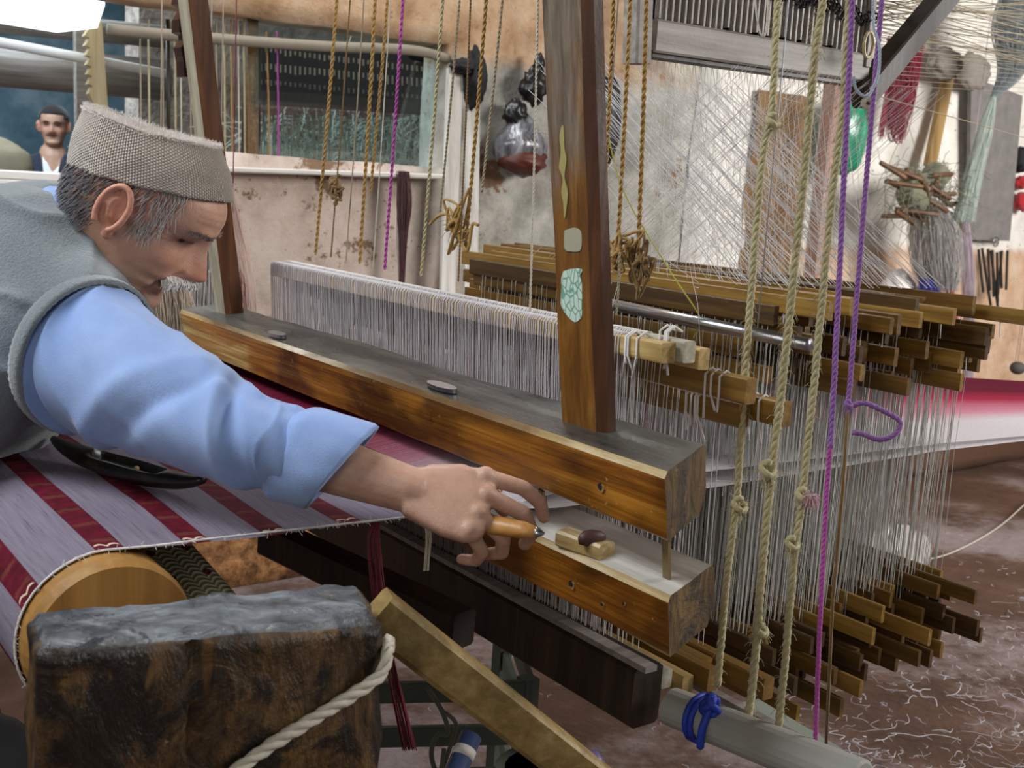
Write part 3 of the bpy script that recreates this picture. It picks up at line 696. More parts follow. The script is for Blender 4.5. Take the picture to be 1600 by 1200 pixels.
def remesh(mb, name, vox, smooth=4, fac=.5):
    me = bpy.data.meshes.new('tmp'); me.from_pydata(mb.v, [], mb.f); o = bpy.data.objects.new('tmp', me); COL.objects.link(o)
    r = o.modifiers.new('r', 'REMESH'); r.mode = 'VOXEL'; r.voxel_size = vox
    s_ = o.modifiers.new('s', 'SMOOTH'); s_.factor = fac; s_.iterations = smooth
    dg = bpy.context.evaluated_depsgraph_get(); dg.update(); out = bpy.data.meshes.new_from_object(o.evaluated_get(dg)); out.name = name
    bpy.data.objects.remove(o, do_unlink=True); bpy.data.meshes.remove(me)
    out.polygons.foreach_set('use_smooth', [True] * len(out.polygons)); return out
def capsule(mb, a, b, ra, rb, n=14, flat=1.0):
    a, b = Vector(a), Vector(b); d = (b - a).normalized(); pts, rr = [], []
    for t in (-1, -.87, -.5, 0): pts.append(a + d * ra * t * .98); rr.append(max(.0004, ra * math.sqrt(max(0, 1 - t * t))))
    for t in (0, .5, .87, 1): pts.append(b + d * rb * t * .98); rr.append(max(.0004, rb * math.sqrt(max(0, 1 - t * t))))
    mb.tube(pts, rr, n, flat=flat)
def mesh_obj(me, name, mat, parent):
    off = WLOC[parent.name]; me.transform(Matrix.Translation(-off)); me.materials.clear(); me.materials.append(mat)
    o = bpy.data.objects.new(name, me); COL.objects.link(o); o.parent = parent; WLOC[o.name] = off.copy(); return o
def head_frame(o, h, p, r, sc=1.0):
    h, p, r = map(math.radians, (h, p, r))
    F = Vector((math.cos(h) * math.cos(p), math.sin(h) * math.cos(p), -math.sin(p))); L = Vector((-math.sin(h), math.cos(h), 0)); U = F.cross(L)
    L2 = L * math.cos(r) + U * math.sin(r); U2 = U * math.cos(r) - L * math.sin(r)
    T = lambda v: o + (F * v[0] + L2 * v[1] + U2 * v[2]) * sc
    Ti = lambda w_: Vector(((w_ - o).dot(F), (w_ - o).dot(L2), (w_ - o).dot(U2))) / sc
    return T, Ti
def skin_material(name):
    t = NT(name); a = t.n.new('ShaderNodeAttribute'); a.attribute_name = 'tint'
    n = t.noise(t.co(), 55, 4, .6); f = t.noise(t.co(), 420, 3, .6)
    col = t.mix(t.ramp(n, [(.45, 0.0), (.75, .28)]), a.outputs['Color'], '#8a5540')
    t.bsdf.inputs['Subsurface Weight'].default_value = .08; t.bsdf.inputs['Subsurface Radius'].default_value = (.01, .004, .002); t.bsdf.inputs['Subsurface Scale'].default_value = .6
    return t.out(col, .48, t.math('ADD', f, t.math('MULTIPLY', n, .6)), .3, .002)
def gauss(d, s_): return math.exp(-(d / s_) ** 2)
def paint(me, off, Ti, base, grey_beard=.5, arm=None, wr=1.0):
    ca = me.color_attributes.new('tint', 'FLOAT_COLOR', 'POINT'); b0 = C(base)
    red, lip, dark, grey = C('#c0705a'), C('#8a4a42'), C('#2a1210'), C('#9c8a80')
    for v in me.vertices:
        q = Ti(v.co + off); c = b0; ay = abs(q.y)
        if abs(q.x) < .14 and ay < .11 and -.13 < q.z < .13:
            if q.x > .02:
                c = mixc(c, red, .55 * gauss(q.z + .030, .016) * gauss(ay, .02) * (1 if q.x > .085 else .4))
                c = mixc(c, red, .35 * gauss(ay - .045, .02) * gauss(q.z + .03, .02))
                c = mixc(c, grey, grey_beard * .45 * (1 if q.z < -.045 else 0) * min(1, max(0, (-.045 - q.z) / .015)))
                zm = -.062 + .20 * max(0, ay - .006)
                if ay < .032:
                    c = mixc(c, lip, .85 * gauss(q.z - zm, .009)); c = mixc(c, dark, .95 * gauss(q.z - zm, .0030))
                ze = .0005 - .10 * (ay - .033)
                c = mixc(c, dark, .9 * gauss(q.z - ze, .0016) * (1 if abs(ay - .033) < .013 and q.x > .05 else 0))
                if .046 < ay < .066:  # eye, forehead and smile wrinkles: crease shade painted into the tint
                    for kk in (-.45, 0, .4): c = mixc(c, lip, .55 * wr * gauss(q.z + .001 - kk * (ay - .044), .0013))
                for zz in (.034, .042, .050): c = mixc(c, lip, .30 * wr * gauss(q.z - zz - .02 * math.sin(ay * 60) * .1, .0014) * (1 if ay < .055 else 0))
                c = mixc(c, lip, .45 * wr * gauss(ay - (.021 + (-.036 - q.z) * .45), .0022) * (1 if -.078 < q.z < -.034 else 0))
                c = mixc(c, lip, .25 * gauss(q.z, .011) * gauss(ay - .033, .018))
            else:
                if ay > .072: c = mixc(c, red, .45)
        elif arm: c = mixc(c, C(arm), .5)
        ca.data[v.index].color = c
def strands(mb, items, r=.0005, n=3):
    for pts in items: mb.tube(pts, [r] * (len(pts) - 1) + [r * .3], n, 0, False)

# ---- the weaver
T, Ti = head_frame(Vector((0, 0, 0)), -30, 33, 3, 1.03)
HO = at(184, 328, d=1.43) - T(Vector((-.010, -.080, -.006)))
T, Ti = head_frame(HO, -30, 33, 3, 1.03)
Sh = at(122, 548, d=1.42); El = at(338, 668, d=1.285); Wr = at(642, 766, d=1.265); Kn = at(757, 790, d=1.262)
Nk = Vector((.405, 1.60, 1.185)); SL = Nk + Vector((.02, .17, -.07)); Hip = Vector((-.12, 1.68, .66))
weaver = thing('person', 'man in cream knit cap, grey vest and blue shirt leaning over the loom', 'person', (-.1, 1.65, 0))
bm_ = MB(); head_mesh(bm_, lambda v: T(Vector((v[0], v[1], v[2] if v[2] < .03 else .03 + (v[2] - .03) * .68)))); ear(bm_, T, 1); ear(bm_, T, -1)
capsule(bm_, T(Vector((-.030, 0, -.045))), Nk, .056, .066, 20); capsule(bm_, T(Vector((.0, 0, -.075))), Nk + Vector((.03, 0, -.02)), .045, .05, 16)
capsule(bm_, Nk, SL, .05, .05); capsule(bm_, Nk, Sh, .05, .048); capsule(bm_, Nk + Vector((-.02, .02, -.03)), Hip + Vector((.15, 0, .13)), .075, .085, 18)
capsule(bm_, Sh, El, .046, .038); 
mid = El.lerp(Wr, .3)
capsule(bm_, El, mid, .037, .037, 16); capsule(bm_, mid, Wr, .037, .026, 16)
capsule(bm_, SL, Vector((.50, 1.95, 1.04)), .046, .038); capsule(bm_, Vector((.50, 1.95, 1.04)), Vector((.60, 1.82, .965)), .036, .026)
def hand(mb, W, K, nrm, mir=1, curl=None, sc=1.0):
    a = (K - W).normalized(); nn = (nrm - a * nrm.dot(a)).normalized(); s_ = nn.cross(a) * mir
    L = (K - W).length
    P = lambda x, y, z: W + a * x + s_ * y * sc + nn * z * sc
    # palm as a loft of flattened ovals, wider at the knuckles
    rings = []
    for t, w_, h_ in ((-.03, .024, .019), (.0, .027, .020), (.25, .034, .0195), (.55, .041, .0185), (.85, .043, .017), (1.0, .040, .014), (1.08, .030, .009)):
        ring = []
        for j in range(20):
            q = 2 * PI * j / 20; ring.append(P(L * t, w_ * math.cos(q) - .003, h_ * math.sin(q) + (.004 * math.cos(q * 2) if math.sin(q) > 0 else 0)))
        rings.append(ring)
    mb.loft(rings)
    for (y, ln, w_, dirs) in curl:
        p = P(L * (1.0 - abs(y - .008) * 3.2), y, .004); mb.ell(p + nn * .0005, (.0112 * sc,) * 3, None, 12, 8)
        for i, (dx, dy, dz, l_) in enumerate(dirs):
            q = p + (a * dx + s_ * dy + nn * dz).normalized() * l_ * ln; capsule(mb, p, q, w_ * (1 - .08 * i), w_ * (1 - .08 * (i + 1)), 12); p = q
    return P
CURL = [(.031, 1.0, .0098, [(.95, .05, -.28, .046), (.80, -.22, -.62, .028), (.35, -.35, -.95, .022)]),
        (.010, 1.0, .0102, [(.92, -.08, -.38, .048), (.45, -.30, -.85, .030), (-.25, -.25, -.95, .023)]),
        (-.012, 1.0, .0098, [(.72, -.22, -.62, .044), (.05, -.20, -1.0, .028), (-.75, -.0, -.55, .022)]),
        (-.032, 1.0, .0086, [(.50, -.25, -.80, .036), (-.25, -.12, -1.0, .022), (-.85, .05, -.35, .018)])]
Nrm = Vector((-.42, -.62, .66))
HP = hand(bm_, Wr, Kn, Nrm, 1, CURL, 1.06)
th = [HP(.018, .022, -.006), HP(.050, .040, -.020), HP(.082, .034, -.034), HP(.104, .020, -.042)]          # thumb, on the far side against the shuttle
capsule(bm_, th[0], th[1], .015, .0125); capsule(bm_, th[1], th[2], .012, .0108); capsule(bm_, th[2], th[3], .0105, .0088)
LW, LK = Vector((.60, 1.82, .965)), Vector((.665, 1.775, .945))
hand(bm_, LW, LK, Vector((0, 0, 1)), -1, [(y, 1.0, .0095, [(1, 0, -.05, .044), (1, 0, -.12, .026), (1, 0, -.16, .021)]) for y in (.031, .010, -.012, -.032)])
capsule(bm_, LW + Vector((.01, -.02, 0)), LK + Vector((-.02, -.055, -.002)), .014, .010)
me = remesh(bm_, 'body', .0026, 3, .5)
M['skin'] = skin_material('weathered_skin'); paint(me, Vector(), Ti, '#c79c84', .5, '#bd9885')
mesh_obj(me, 'body', M['skin'], weaver)
# hair below the cap, brows, moustache, lids
def rim(x): return .031 + .42 * x
mb = MB(); rh = random.Random(11); its = []
for k in range(5200):
    z = rh.uniform(-.075, .07); ph = rh.uniform(-PI, PI); p = head_point(z, ph)
    if z > rim(p.x) + .012: continue
    ay = abs(p.y)
    back = p.x < -.028 and z > -.05 + rh.uniform(-.012, .012)
    side = -.028 <= p.x < .048 + rh.uniform(-.008, .004) and z > (.018 if p.x < .012 else -.012 - rh.uniform(0, .010) + max(0, p.x - .03) * 1.6)
    if not (back or side) or ay < .02 and p.x > 0: continue
    n_ = Vector((p.x, p.y * 1.6, 0)).normalized(); d = Vector((-.35 if p.x < .015 else .12, 0, -1)) + Vector((rh.gauss(0, .25), rh.gauss(0, .1), rh.gauss(0, .15)))
    d = (d - n_ * d.dot(n_)).normalized(); L = rh.uniform(.012, .022)
    its.append((p.x, [T(p + n_ * .0005), T(p + n_ * .004 + d * L * .5), T(p + n_ * .0045 + d * L)]))
for nm, sel, mt in (('hair', lambda x: x < -.008, fibre('dark_grey_hair', '#3c3a3c', '#77757a')), ('temple_hair', lambda x: x >= -.008, fibre('pale_grey_hair', '#9a928c', '#dcd6d0'))):
    mb = MB(); strands(mb, [q for x, q in its if sel(x)], .0006); tag(mb.build(nm, mt, weaver), kind='stuff')
M['white_hair'] = fibre('white_whiskers', '#d6d0ca', '#ffffff'); M['grey_brow'] = fibre('grey_brow', '#7d6d62', '#a89c94')
mb = MB(); its = []
for k in range(1300):
    y = rh.uniform(-.031, .031); z = -.047 + rh.uniform(-.005, .004) - abs(y) * .22; ph = math.asin(max(-1, min(1, y / .066)))
    p = head_point(z, ph * 1.05); d = Vector((.25, math.copysign(.55, y) + rh.gauss(0, .2), -.8)).normalized(); L = rh.uniform(.007, .013)
    bu = rh.uniform(.002, .008); its.append([T(p), T(p + Vector((bu, math.copysign(bu * .4, y), 0)) + d * L * .5), T(p + Vector((bu, math.copysign(bu * .5, y), 0)) + d * L)])
strands(mb, its, .0008); tag(mb.build('moustache', M['white_hair'], weaver), kind='stuff')
mb = MB(); its = []
for k in range(260):
    sd = rh.choice((-1, 1)); y = sd * rh.uniform(.014, .048); z = .0195 + rh.uniform(-.003, .003) - (abs(y) - .03) ** 2 * 8; p = head_point(z, math.asin(max(-1, min(1, y / .075))) * 1.0)
    d = Vector((.1, sd * .8, .1 + rh.gauss(0, .3))).normalized(); its.append([T(p), T(p + Vector((.003, 0, 0)) + d * .004), T(p + Vector((.002, 0, 0)) + d * .008)])
strands(mb, its, .0004); tag(mb.build('eyebrows', M['grey_brow'], weaver), kind='stuff')
M['eye'] = plain('dark_eye', '#2a1c16', .15)
for sd in (-1, 1):
    p = head_point(.0002, math.asin(.033 / .074)); p.y = abs(p.y) * sd; mb = MB(); mb.ell(T(p + Vector((-.0028, 0, -.0005))), (.005, .0105, .0030), RH(T), 10, 6); mb.build('eye', M['eye'], weaver)
# knitted cap
def knit(name, c1, c2, scale, cdark):
    t = NT(name); co = t.co((1, 1, 1), 'UV'); u, v, _ = t.sep(co)
    w1 = t.math('ABSOLUTE', t.math('SINE', t.math('MULTIPLY', u, scale))); w2 = t.math('ABSOLUTE', t.math('SINE', t.math('ADD', t.math('MULTIPLY', v, scale * .75), t.math('MULTIPLY', t.math('FLOOR', t.math('MULTIPLY', u, scale / PI)), PI / 2))))
    st = t.math('MULTIPLY', w1, w2); n = t.noise(t.co(), 35, 4, .6); f = t.noise(t.co(), 380, 3, .7)
    col = t.mix(n, c1, c2); col = t.mix(t.mapr(st, .35, .05, 0, .75), col, cdark); col = t.mix(t.math('MULTIPLY', f, .25), col, cdark)
    return t.out(col, .95, t.math('ADD', st, t.math('MULTIPLY', f, .5)), .8, .004, sheen=.5)
M['cap'] = knit('cream_knit', '#c3b5a6', '#d8ccbe', 900, '#8a7d70')
HC = Vector((-.008, 0, .031)); ha = Vector((-.42, 0, 1)).normalized(); hx = Vector((1, 0, .42)).normalized()
def cap_pt(t, q):                                                            # t: 0 rim .. 1 top edge .. 2 centre of the top
    if t <= 1:
        a_, b_ = .104 - .016 * t - .004 * t * t, .086 - .012 * t; hgt = .064 * t + .012 * t * (1 if math.cos(q) < 0 else 0) * abs(math.cos(q)); bul = .003 * math.sin(t * PI)
        off = -.010 * t
    else:
        k = 2 - t; a_, b_ = .084 * k, .074 * k; hgt = .064 + .012 * k * max(0, -math.cos(q)) - .010 * (1 - k) + .004 * math.sin(k * PI); bul = 0; off = -.010
    return HC + hx * ((a_ + bul) * math.cos(q) + off) + Vector((0, 1, 0)) * (b_ + bul) * math.sin(q) + ha * hgt
mb = MB(); nt, nq = 34, 72; uvs2 = []
for i in range(nt + 1):
    t = 2.0 * i / nt if i < nt else 1.99
    for j in range(nq):
        q = 2 * PI * j / nq; p = cap_pt(t, q); mb.v.append(T(p) + Vector((1, 1, 1)) * noise.noise(p * 45) * .0018); uvs2.append((q * .1, t * .085))
mb.f = [(i * nq + j, i * nq + (j + 1) % nq, (i + 1) * nq + (j + 1) % nq, (i + 1) * nq + j) for i in range(nt) for j in range(nq)]
mb.mi = [0] * len(mb.f); mb.sm = [True] * len(mb.f)
cap = mb.build('knit_cap', M['cap'], weaver); ul = cap.data.uv_layers.new(name='UVMap')
for pl in cap.data.polygons:
    us = [uvs2[cap.data.loops[l].vertex_index] for l in pl.loop_indices]; mx = max(u for u, v in us)
    for l, (u, v) in zip(pl.loop_indices, us): ul.data[l].uv = (u + (.2 * PI if mx - u > .3 else 0), v)
cap.modifiers.new('s', 'SOLIDIFY').thickness = .003
mb = MB(); its = []
for k in range(3600):
    t = rh.choice((1.0, 1.0, .97, rh.uniform(0, 1), rh.uniform(1, 1.95))); q = rh.uniform(0, 2 * PI); p = cap_pt(min(t, 1.99), q); d = (hx * math.cos(q) + Vector((0, math.sin(q), 0)) if t < .98 else ha + (hx * math.cos(q) + Vector((0, math.sin(q), 0))) * .4).normalized()
    d = (d + Vector((rh.gauss(0, .5), rh.gauss(0, .5), rh.gauss(0, .5)))).normalized(); L = rh.uniform(.002, .006) if t > .95 else rh.uniform(.001, .0025)
    its.append([T(p), T(p + d * L)])
M['fuzz'] = fibre('wool_fuzz', '#d6cdc4', '#efe9e2'); strands(mb, its, .00028); tag(mb.build('wool_fuzz', M['fuzz'], cap), kind='stuff')
# shirt sleeve with rolled cuff
def shirt_material():
    t = NT('blue_shirt_cotton'); n = t.noise(t.co(), 9, 4, .6); f = t.noise(t.co(), 700, 2, .5)
    col = t.ramp(n, [(.3, '#7895ca'), (.7, '#96afdc')]); col = t.mix(t.math('MULTIPLY', f, .12), col, '#5f7fb8')
    return t.out(col, .8, t.math('ADD', f, t.math('MULTIPLY', t.noise(t.co(), 60, 3, .6), .5)), .25, .002, sheen=.25)
M['shirt'] = shirt_material()
def sleeve(path, n=56, seed=0, amp=.006, folds=()):
    pts = bez([p for p, *_ in path], 14); ra = [r for _, r, _ in path]; rb = [r for *_, r in path]
    def ip(tab, s_):
        x = s_ * (len(tab) - 1); return interp([(i, v) for i, v in enumerate(tab)], x)
    rings = []; up = Vector((0, 0, 1)); k = len(pts)
    for i, p in enumerate(pts):
        s_ = i / (k - 1); tn = (pts[min(i + 1, k - 1)] - pts[max(i - 1, 0)]).normalized(); sd = tn.cross(up).normalized(); u = sd.cross(tn)
        ring = []
        for j in range(n):
            q = 2 * PI * j / n; d = u * math.cos(q) * ip(ra, s_) + sd * math.sin(q) * ip(rb, s_)
            e = d.normalized(); w_ = noise.noise(Vector((s_ * 7 + math.cos(q) * 1.2, math.sin(q) * 1.6, seed)))
            rid = 1 - abs(noise.noise(Vector((s_ * 5.5 - q * .55 + seed, q * .35, seed * 3)))) * 2
            dn = amp * (w_ * 1.1 + max(0, rid) ** 3 * .8)
            for (sc_, qc, sw_, qw, am, sk) in folds:
                dq = (q - qc + PI) % (2 * PI) - PI; dn += am * math.exp(-((s_ - sc_ - sk * dq) / sw_) ** 2 - (dq / qw) ** 2)
            ring.append(p + d + e * dn)
        rings.append(ring)
    return rings
shirt = None
A0 = Sh + (Sh - El) * .12 + Vector((-.01, .0, .0)); CE_ = at(468, 734, d=1.27); dirF = (Wr - El).normalized()
pth = [(A0, .050, .050), (Sh.lerp(El, .03), .074, .072), (Sh.lerp(El, .09), .085, .082), (Sh.lerp(El, .18), .086, .082), (Sh.lerp(El, .5), .073, .072), (Sh.lerp(El, .85), .060, .062), (El + dirF * .03, .052, .056), (El + dirF * .07, .047, .050), (El + dirF * .098, .044, .046)]
FO = [(.30, 2.2, .022, 1.3, .010, .05), (.36, 2.4, .020, 1.1, -.010, .05), (.55, 1.2, .022, 1.2, .008, -.06), (.61, 1.3, .02, 1.2, -.009, -.06), (.72, .9, .018, 1.0, .010, .05), (.76, 1.0, .018, 1.0, -.011, .05), (.18, .6, .03, 1.0, .007, .04), (.45, 3.2, .02, 1.2, .008, -.03)]
rings = sleeve(pth, seed=2.3, amp=.006, folds=FO)
mb = MB(); mb.loft(rings, caps=False); slv = mb.build('shirt_sleeve', M['shirt'], weaver)
c0 = El + dirF * .088; c1 = El + dirF * .150
up_ = Vector((0, 0, 1)); sd_ = dirF.cross(up_).normalized(); u_ = sd_.cross(dirF); mb = MB(); rr = []
for (t, r_) in ((-.35, .034), (-.02, .050), (.02, .0515), (.12, .0535), (.6, .0545), (.92, .0550), (1.0, .0525), (.97, .049), (.6, .046), (.1, .042)):
    ring = []
    for j in range(56):
        q = 2 * PI * j / 56; w_ = 1 + .06 * noise.noise(Vector((math.cos(q) * 1.5, math.sin(q) * 1.5, t * 1.2 + 7))) + .03 * noise.noise(Vector((math.cos(q) * 4, math.sin(q) * 4, t * 2)))
        ring.append(c0.lerp(c1, t) + (u_ * math.cos(q) * 1.06 + sd_ * math.sin(q) * .92) * r_ * w_ + dirF * (.026 * math.cos(q) * (.4 + .6 * t)))
    rr.append(ring)
mb.loft(rr, caps=False); mb.build('cuff', M['shirt'], slv)
mb = MB(); mb.loft(sleeve([(SL + Vector((-.05, -.03, .0)), .08, .08), (SL, .085, .08), (Vector((.50, 1.95, 1.04)), .066, .066), (Vector((.565, 1.866, .99)), .056, .056)], seed=9, amp=.006), caps=False); mb.build('shirt_sleeve', M['shirt'], weaver)
# sweater vest
def vest_material():
    t = NT('grey_wool_vest'); n = t.noise(t.co(), 6, 4, .6); f = t.noise(t.co(), 300, 3, .75)
    col = t.ramp(n, [(.3, '#6f7a80'), (.55, '#7f878b'), (.75, '#8b8c90')]); col = t.mix(t.ramp(f, [(.4, 0.0), (.75, .5)]), col, '#4f585e')
    return t.out(col, 1.0, f, .7, .003, sheen=.5)
M['vest'] = vest_material()
vb = MB(); ax_a = Nk + Vector((-.03, .0, -.05)); ax_b = Hip + Vector((.02, 0, .0)); dA = (ax_b - ax_a).normalized()
lat = (Vector((0, 1, 0)) - dA * dA.y).normalized(); lat = (lat + Vector((.10, 0, .28))).normalized(); lat = (lat - dA * lat.dot(dA)).normalized(); nA = dA.cross(lat)
rings = []
for t, w_, h_ in ((-.10, .07, .045), (-.05, .115, .075), (.05, .165, .105), (.2, .195, .122), (.4, .205, .126), (.6, .2, .128), (.8, .195, .13), (.97, .19, .13), (1.0, .17, .12)):
    rings.append([ax_a.lerp(ax_b, t) + lat * w_ * math.cos(2 * PI * j / 28) + nA * h_ * math.sin(2 * PI * j / 28) for j in range(28)])
vb.loft(rings)
SV = at(88, 500, d=1.49); capsule(vb, Nk + Vector((-.03, -.01, -.015)), SV, .10, .112, 20); capsule(vb, at(62, 372, d=1.60), at(-60, 400, d=1.62), .078, .09, 18); capsule(vb, Nk + Vector((-.01, .02, -.02)), SL, .08, .09, 20)
capsule(vb, SV, SV + Vector((-.10, .06, -.10)), .095, .12, 20)
capsule(vb, Nk + Vector((.0, -.04, -.03)), at(160, 468, d=1.50), .07, .040, 16); capsule(vb, at(60, 430, d=1.5), at(128, 478, d=1.44), .085, .058, 16)
me = remesh(vb, 'vest', .006, 10, .5)
nrmls = [v.normal.copy() for v in me.vertices]
for v, nv_ in zip(me.vertices, nrmls):
    p = v.co; a_ = noise.noise(Vector((p.x * 6, p.y * 6, p.z * 6))) * .006; rid = 1 - abs(noise.noise(Vector((p.x * 5 + p.z * 9, p.y * 3, p.z * 4 - p.x * 8)))) * 2
    vp = p + nv_ * (a_ + max(0, rid) ** 4 * .008)
    dv = Vector((vp.x - RC.x, 0, vp.z - RC.z))
    if CE - .05 < vp.y < CF + .1:
        if dv.length < RR + .008: dv = (dv if dv.length > 1e-4 else Vector((-1, 0, 0))).normalized() * (RR + .008); vp = Vector((RC.x + dv.x, vp.y, RC.z + dv.z))
        if vp.x > RC.x and vp.z < .930: vp = Vector((vp.x, vp.y, .930))
    v.co = vp
vest = mesh_obj(me, 'sweater_vest', M['vest'], weaver)
# ribbed armhole and hem bands
def rib(name, c, ax, ra, rb, u0, wid, th_, n=64, wob=.0):
    ax = ax.normalized(); u = (u0 - ax * u0.dot(ax)).normalized(); v = ax.cross(u); mb = MB(); rings = []
    for (t, o_) in ((-.5, -.002), (-.5, th_ * .7), (-.2, th_), (.2, th_), (.5, th_ * .7), (.5, -.002)):
        ring = []
        for j in range(n * 2):
            q = 2 * PI * j / (n * 2); k = o_ + (.0012 if j % 2 else 0); ring.append(c + ax * wid * t + u * (ra + k) * math.cos(q) + v * (rb + k) * math.sin(q) + ax * wob * math.sin(q * 2))
        rings.append(ring)
    mb.loft(rings, caps=False); mb.f += [(0, 0, 0)][:0]; return mb.build(name, M['vest'], vest)
armax = (El - Sh); rib('armhole_rib', Sh.lerp(El, .07), armax, .0965, .0935, Vector((0, 0, 1)), .022, .004)
# shirt collar at the neck
t_ax = (T(Vector((-.02, 0, -.06))) - Nk).normalized(); cN = Nk.lerp(T(Vector((-.02, 0, -.06))), .58); mb = MB(); u = (Vector((0, -1, 0)) - t_ax * -t_ax.y).normalized(); v = t_ax.cross(u); rr = []
for (t, r_) in ((-.030, .070), (0, .064), (.016, .062), (.012, .067), (-.02, .077)):
    rr.append([cN + t_ax * t + (u * math.cos(2 * PI * j / 40) + v * math.sin(2 * PI * j / 40)) * r_ for j in range(40)])
mb.loft(rr, caps=False); mb.build('shirt_collar', M['shirt'], weaver)
# trousers, shoes and bench under the loom
M['trouser'] = fibre('dark_trousers', '#26282c', '#3a3d42', 300); M['bench'] = wood('bench_wood', '#3a2917', '#5c4226', '#7d5e38', 'Y', 40, .6)
tb = MB()
capsule(tb, Hip + Vector((.02, .08, -.03)), Hip + Vector((.02, -.08, -.03)), .14, .14)
for sd in (-1, 1):
    kn = Vector((.30, 1.66 + sd * .15, .52)); an = Vector((.42, 1.66 + sd * .14, .08)); capsule(tb, Hip + Vector((.0, sd * .09, -.04)), kn, .085, .066); capsule(tb, kn, an, .064, .045)
mesh_obj(remesh(tb, 'trousers', .009, 6), 'trousers', M['trouser'], weaver)
M['shoe'] = plain('black_shoe', '#1b1a1a', .4)
for sd in (-1, 1):
    mb = MB(); an = Vector((.42, 1.66 + sd * .14, .045)); rr = []
    for t, w_, h_ in ((-.07, .02, .02), (-.05, .035, .045), (0, .04, .05), (.08, .042, .04), (.15, .045, .028), (.19, .03, .018), (.2, .01, .008)):
        rr.append([Vector((an.x + t, an.y + w_ * math.cos(2 * PI * j / 14), .004 + h_ + h_ * math.sin(2 * PI * j / 14))) for j in range(14)])
    mb.loft(rr); mb.build('shoe', M['shoe'], weaver)
bench = thing('weaver_bench', 'plain wooden bench the weaver in the knit cap sits on', 'bench', (-.17, 1.68, 0))
mb = MB(); mb.bar((-.17, 1.15, .465), (-.17, 2.2, .465), .30, .045, bev=.005); mb.build('seat', M['bench'], bench)
for (x, y) in ((-.28, 1.25), (-.06, 1.25), (-.28, 2.1), (-.06, 2.1)):
    mb = MB(); mb.bar((x, y, 0), (x, y, .445), .05, .05, up=(0, 1, 0), bev=.004); mb.build('leg', M['bench'], bench)
# the shuttle gripped in the weaver's hand, and the one lying on the cloth
sa = HP(.035, -.006, -.034); sb = at(840, 832, d=1.235); sdir = (sb - sa).normalized()
hs = thing('hand_shuttle', 'small orange wooden shuttle with a metal tip gripped in the hand', 'shuttle', sa)
mb = MB(); mb.tube([sa - sdir * .02, sa, sa.lerp(sb, .5), sa.lerp(sb, .85), sb], [.004, .010, .0115, .010, .006], 14, flat=.8)
M['orange'] = wood('orange_wood', '#8a5a24', '#b98340', '#d2a15e', 'Y', 60, .4, 6, .3); mb.build('body', M['orange'], hs)
mb = MB(); mb.tube([sb - sdir * .004, sb, sb + sdir * .008], [.0066, .0062, .0015], 12, flat=.8); mb.build('tip', M['steel'], hs)
M['blackshuttle'] = wood('black_shuttle', '#0d0c0a', '#1e1a14', '#37301f', 'X', 50, .3, 6, .4, '#0a0908', .15)
pa = at(84, 700, Z=.932); pb = at(318, 766, Z=.934); dx_ = (pb - pa); L = dx_.length; dx_.normalize(); sy = Vector((0, 0, 1)).cross(dx_).normalized()
bs = thing('boat_shuttle', 'long black pointed boat shuttle lying on the striped cloth under the sleeve', 'shuttle', pa.lerp(pb, .5) - Vector((0, 0, .012)))
rings = []; nr = 24
for i in range(33):
    t = i / 32; w_ = .0225 * math.sin(PI * (.03 + .94 * t)) ** .62; h_ = .014 * math.sin(PI * (.03 + .94 * t)) ** .5; lift = .012 * (2 * t - 1) ** 4; ring = []
    hollow = max(0, 1 - ((t - .52) / .24) ** 6) if abs(t - .52) < .24 else 0
    for j in range(nr):
        q = 2 * PI * j / nr; y = w_ * math.cos(q); z = h_ * math.sin(q)
        if math.sin(q) > .2 and abs(math.cos(q)) < .72: z -= hollow * .017 * (1 - (abs(math.cos(q)) / .72) ** 4)
        ring.append(pa + dx_ * L * t + sy * y + Vector((0, 0, z + lift)))
    rings.append(ring)
mb = MB(); mb.loft(rings); mb.build('hull', M['blackshuttle'], bs)
mb = MB(); c = pa + dx_ * L * .58; mb.ell(c + Vector((0, 0, .003)), (.004, .004, .004), None, 10, 6); mb.build('eyelet', M['beam_worn'], bs)
mb = MB(); mb.tube([pa + dx_ * L * .34, pa + dx_ * L * .56], .004, 10); mb.build('bobbin', M['hole'], bs)
# ------------------------------------------------------------------ comb board above the pattern sticks
def blob(mb, c, r, amp, seed, sc=9, nu=28, nv=18, rot=None, squash=None):
    c = Vector(c); vs = []
    for i in range(nv + 1):
        th = PI * i / nv
        for j in range(nu):
            ph = 2 * PI * j / nu; d = Vector((math.sin(th) * math.cos(ph), math.sin(th) * math.sin(ph), math.cos(th)))
            k = 1 + amp * (noise.noise(d * 1.5 * sc / 9 + Vector((seed, 0, 0))) + .6 * (1 - abs(noise.noise(d * 3.4 * sc / 9 + Vector((0, seed, 0)))) * 2))
            v = Vector((d.x * r[0], d.y * r[1], d.z * r[2])) * k
            if squash: v = squash(v, d)
            vs.append(c + (rot @ v if rot is not None else v))
    mb.add(vs, [(i * nu + j, (i + 1) * nu + j, (i + 1) * nu + (j + 1) % nu, i * nu + (j + 1) % nu) for i in range(nv) for j in range(nu)], 0, True)
    return mb
YC = 1.3
comb = thing('pattern_comb', 'grey wooden comb beam with a row of slats above the pattern sticks', 'comb board', (1.41, YC, 1.5))
mb = MB(); mb.bar((1.168, YC, 1.528), (1.655, YC, 1.533), .035, .046, bev=.003, jit=.0008); mb.build('comb_beam', M['greywood'], comb)
mb = MB(); mb.bar((1.168, YC + .004, 1.5035), (1.655, YC + .004, 1.5085), .03, .010); mb.build('under_strip', M['darkwood'], comb)
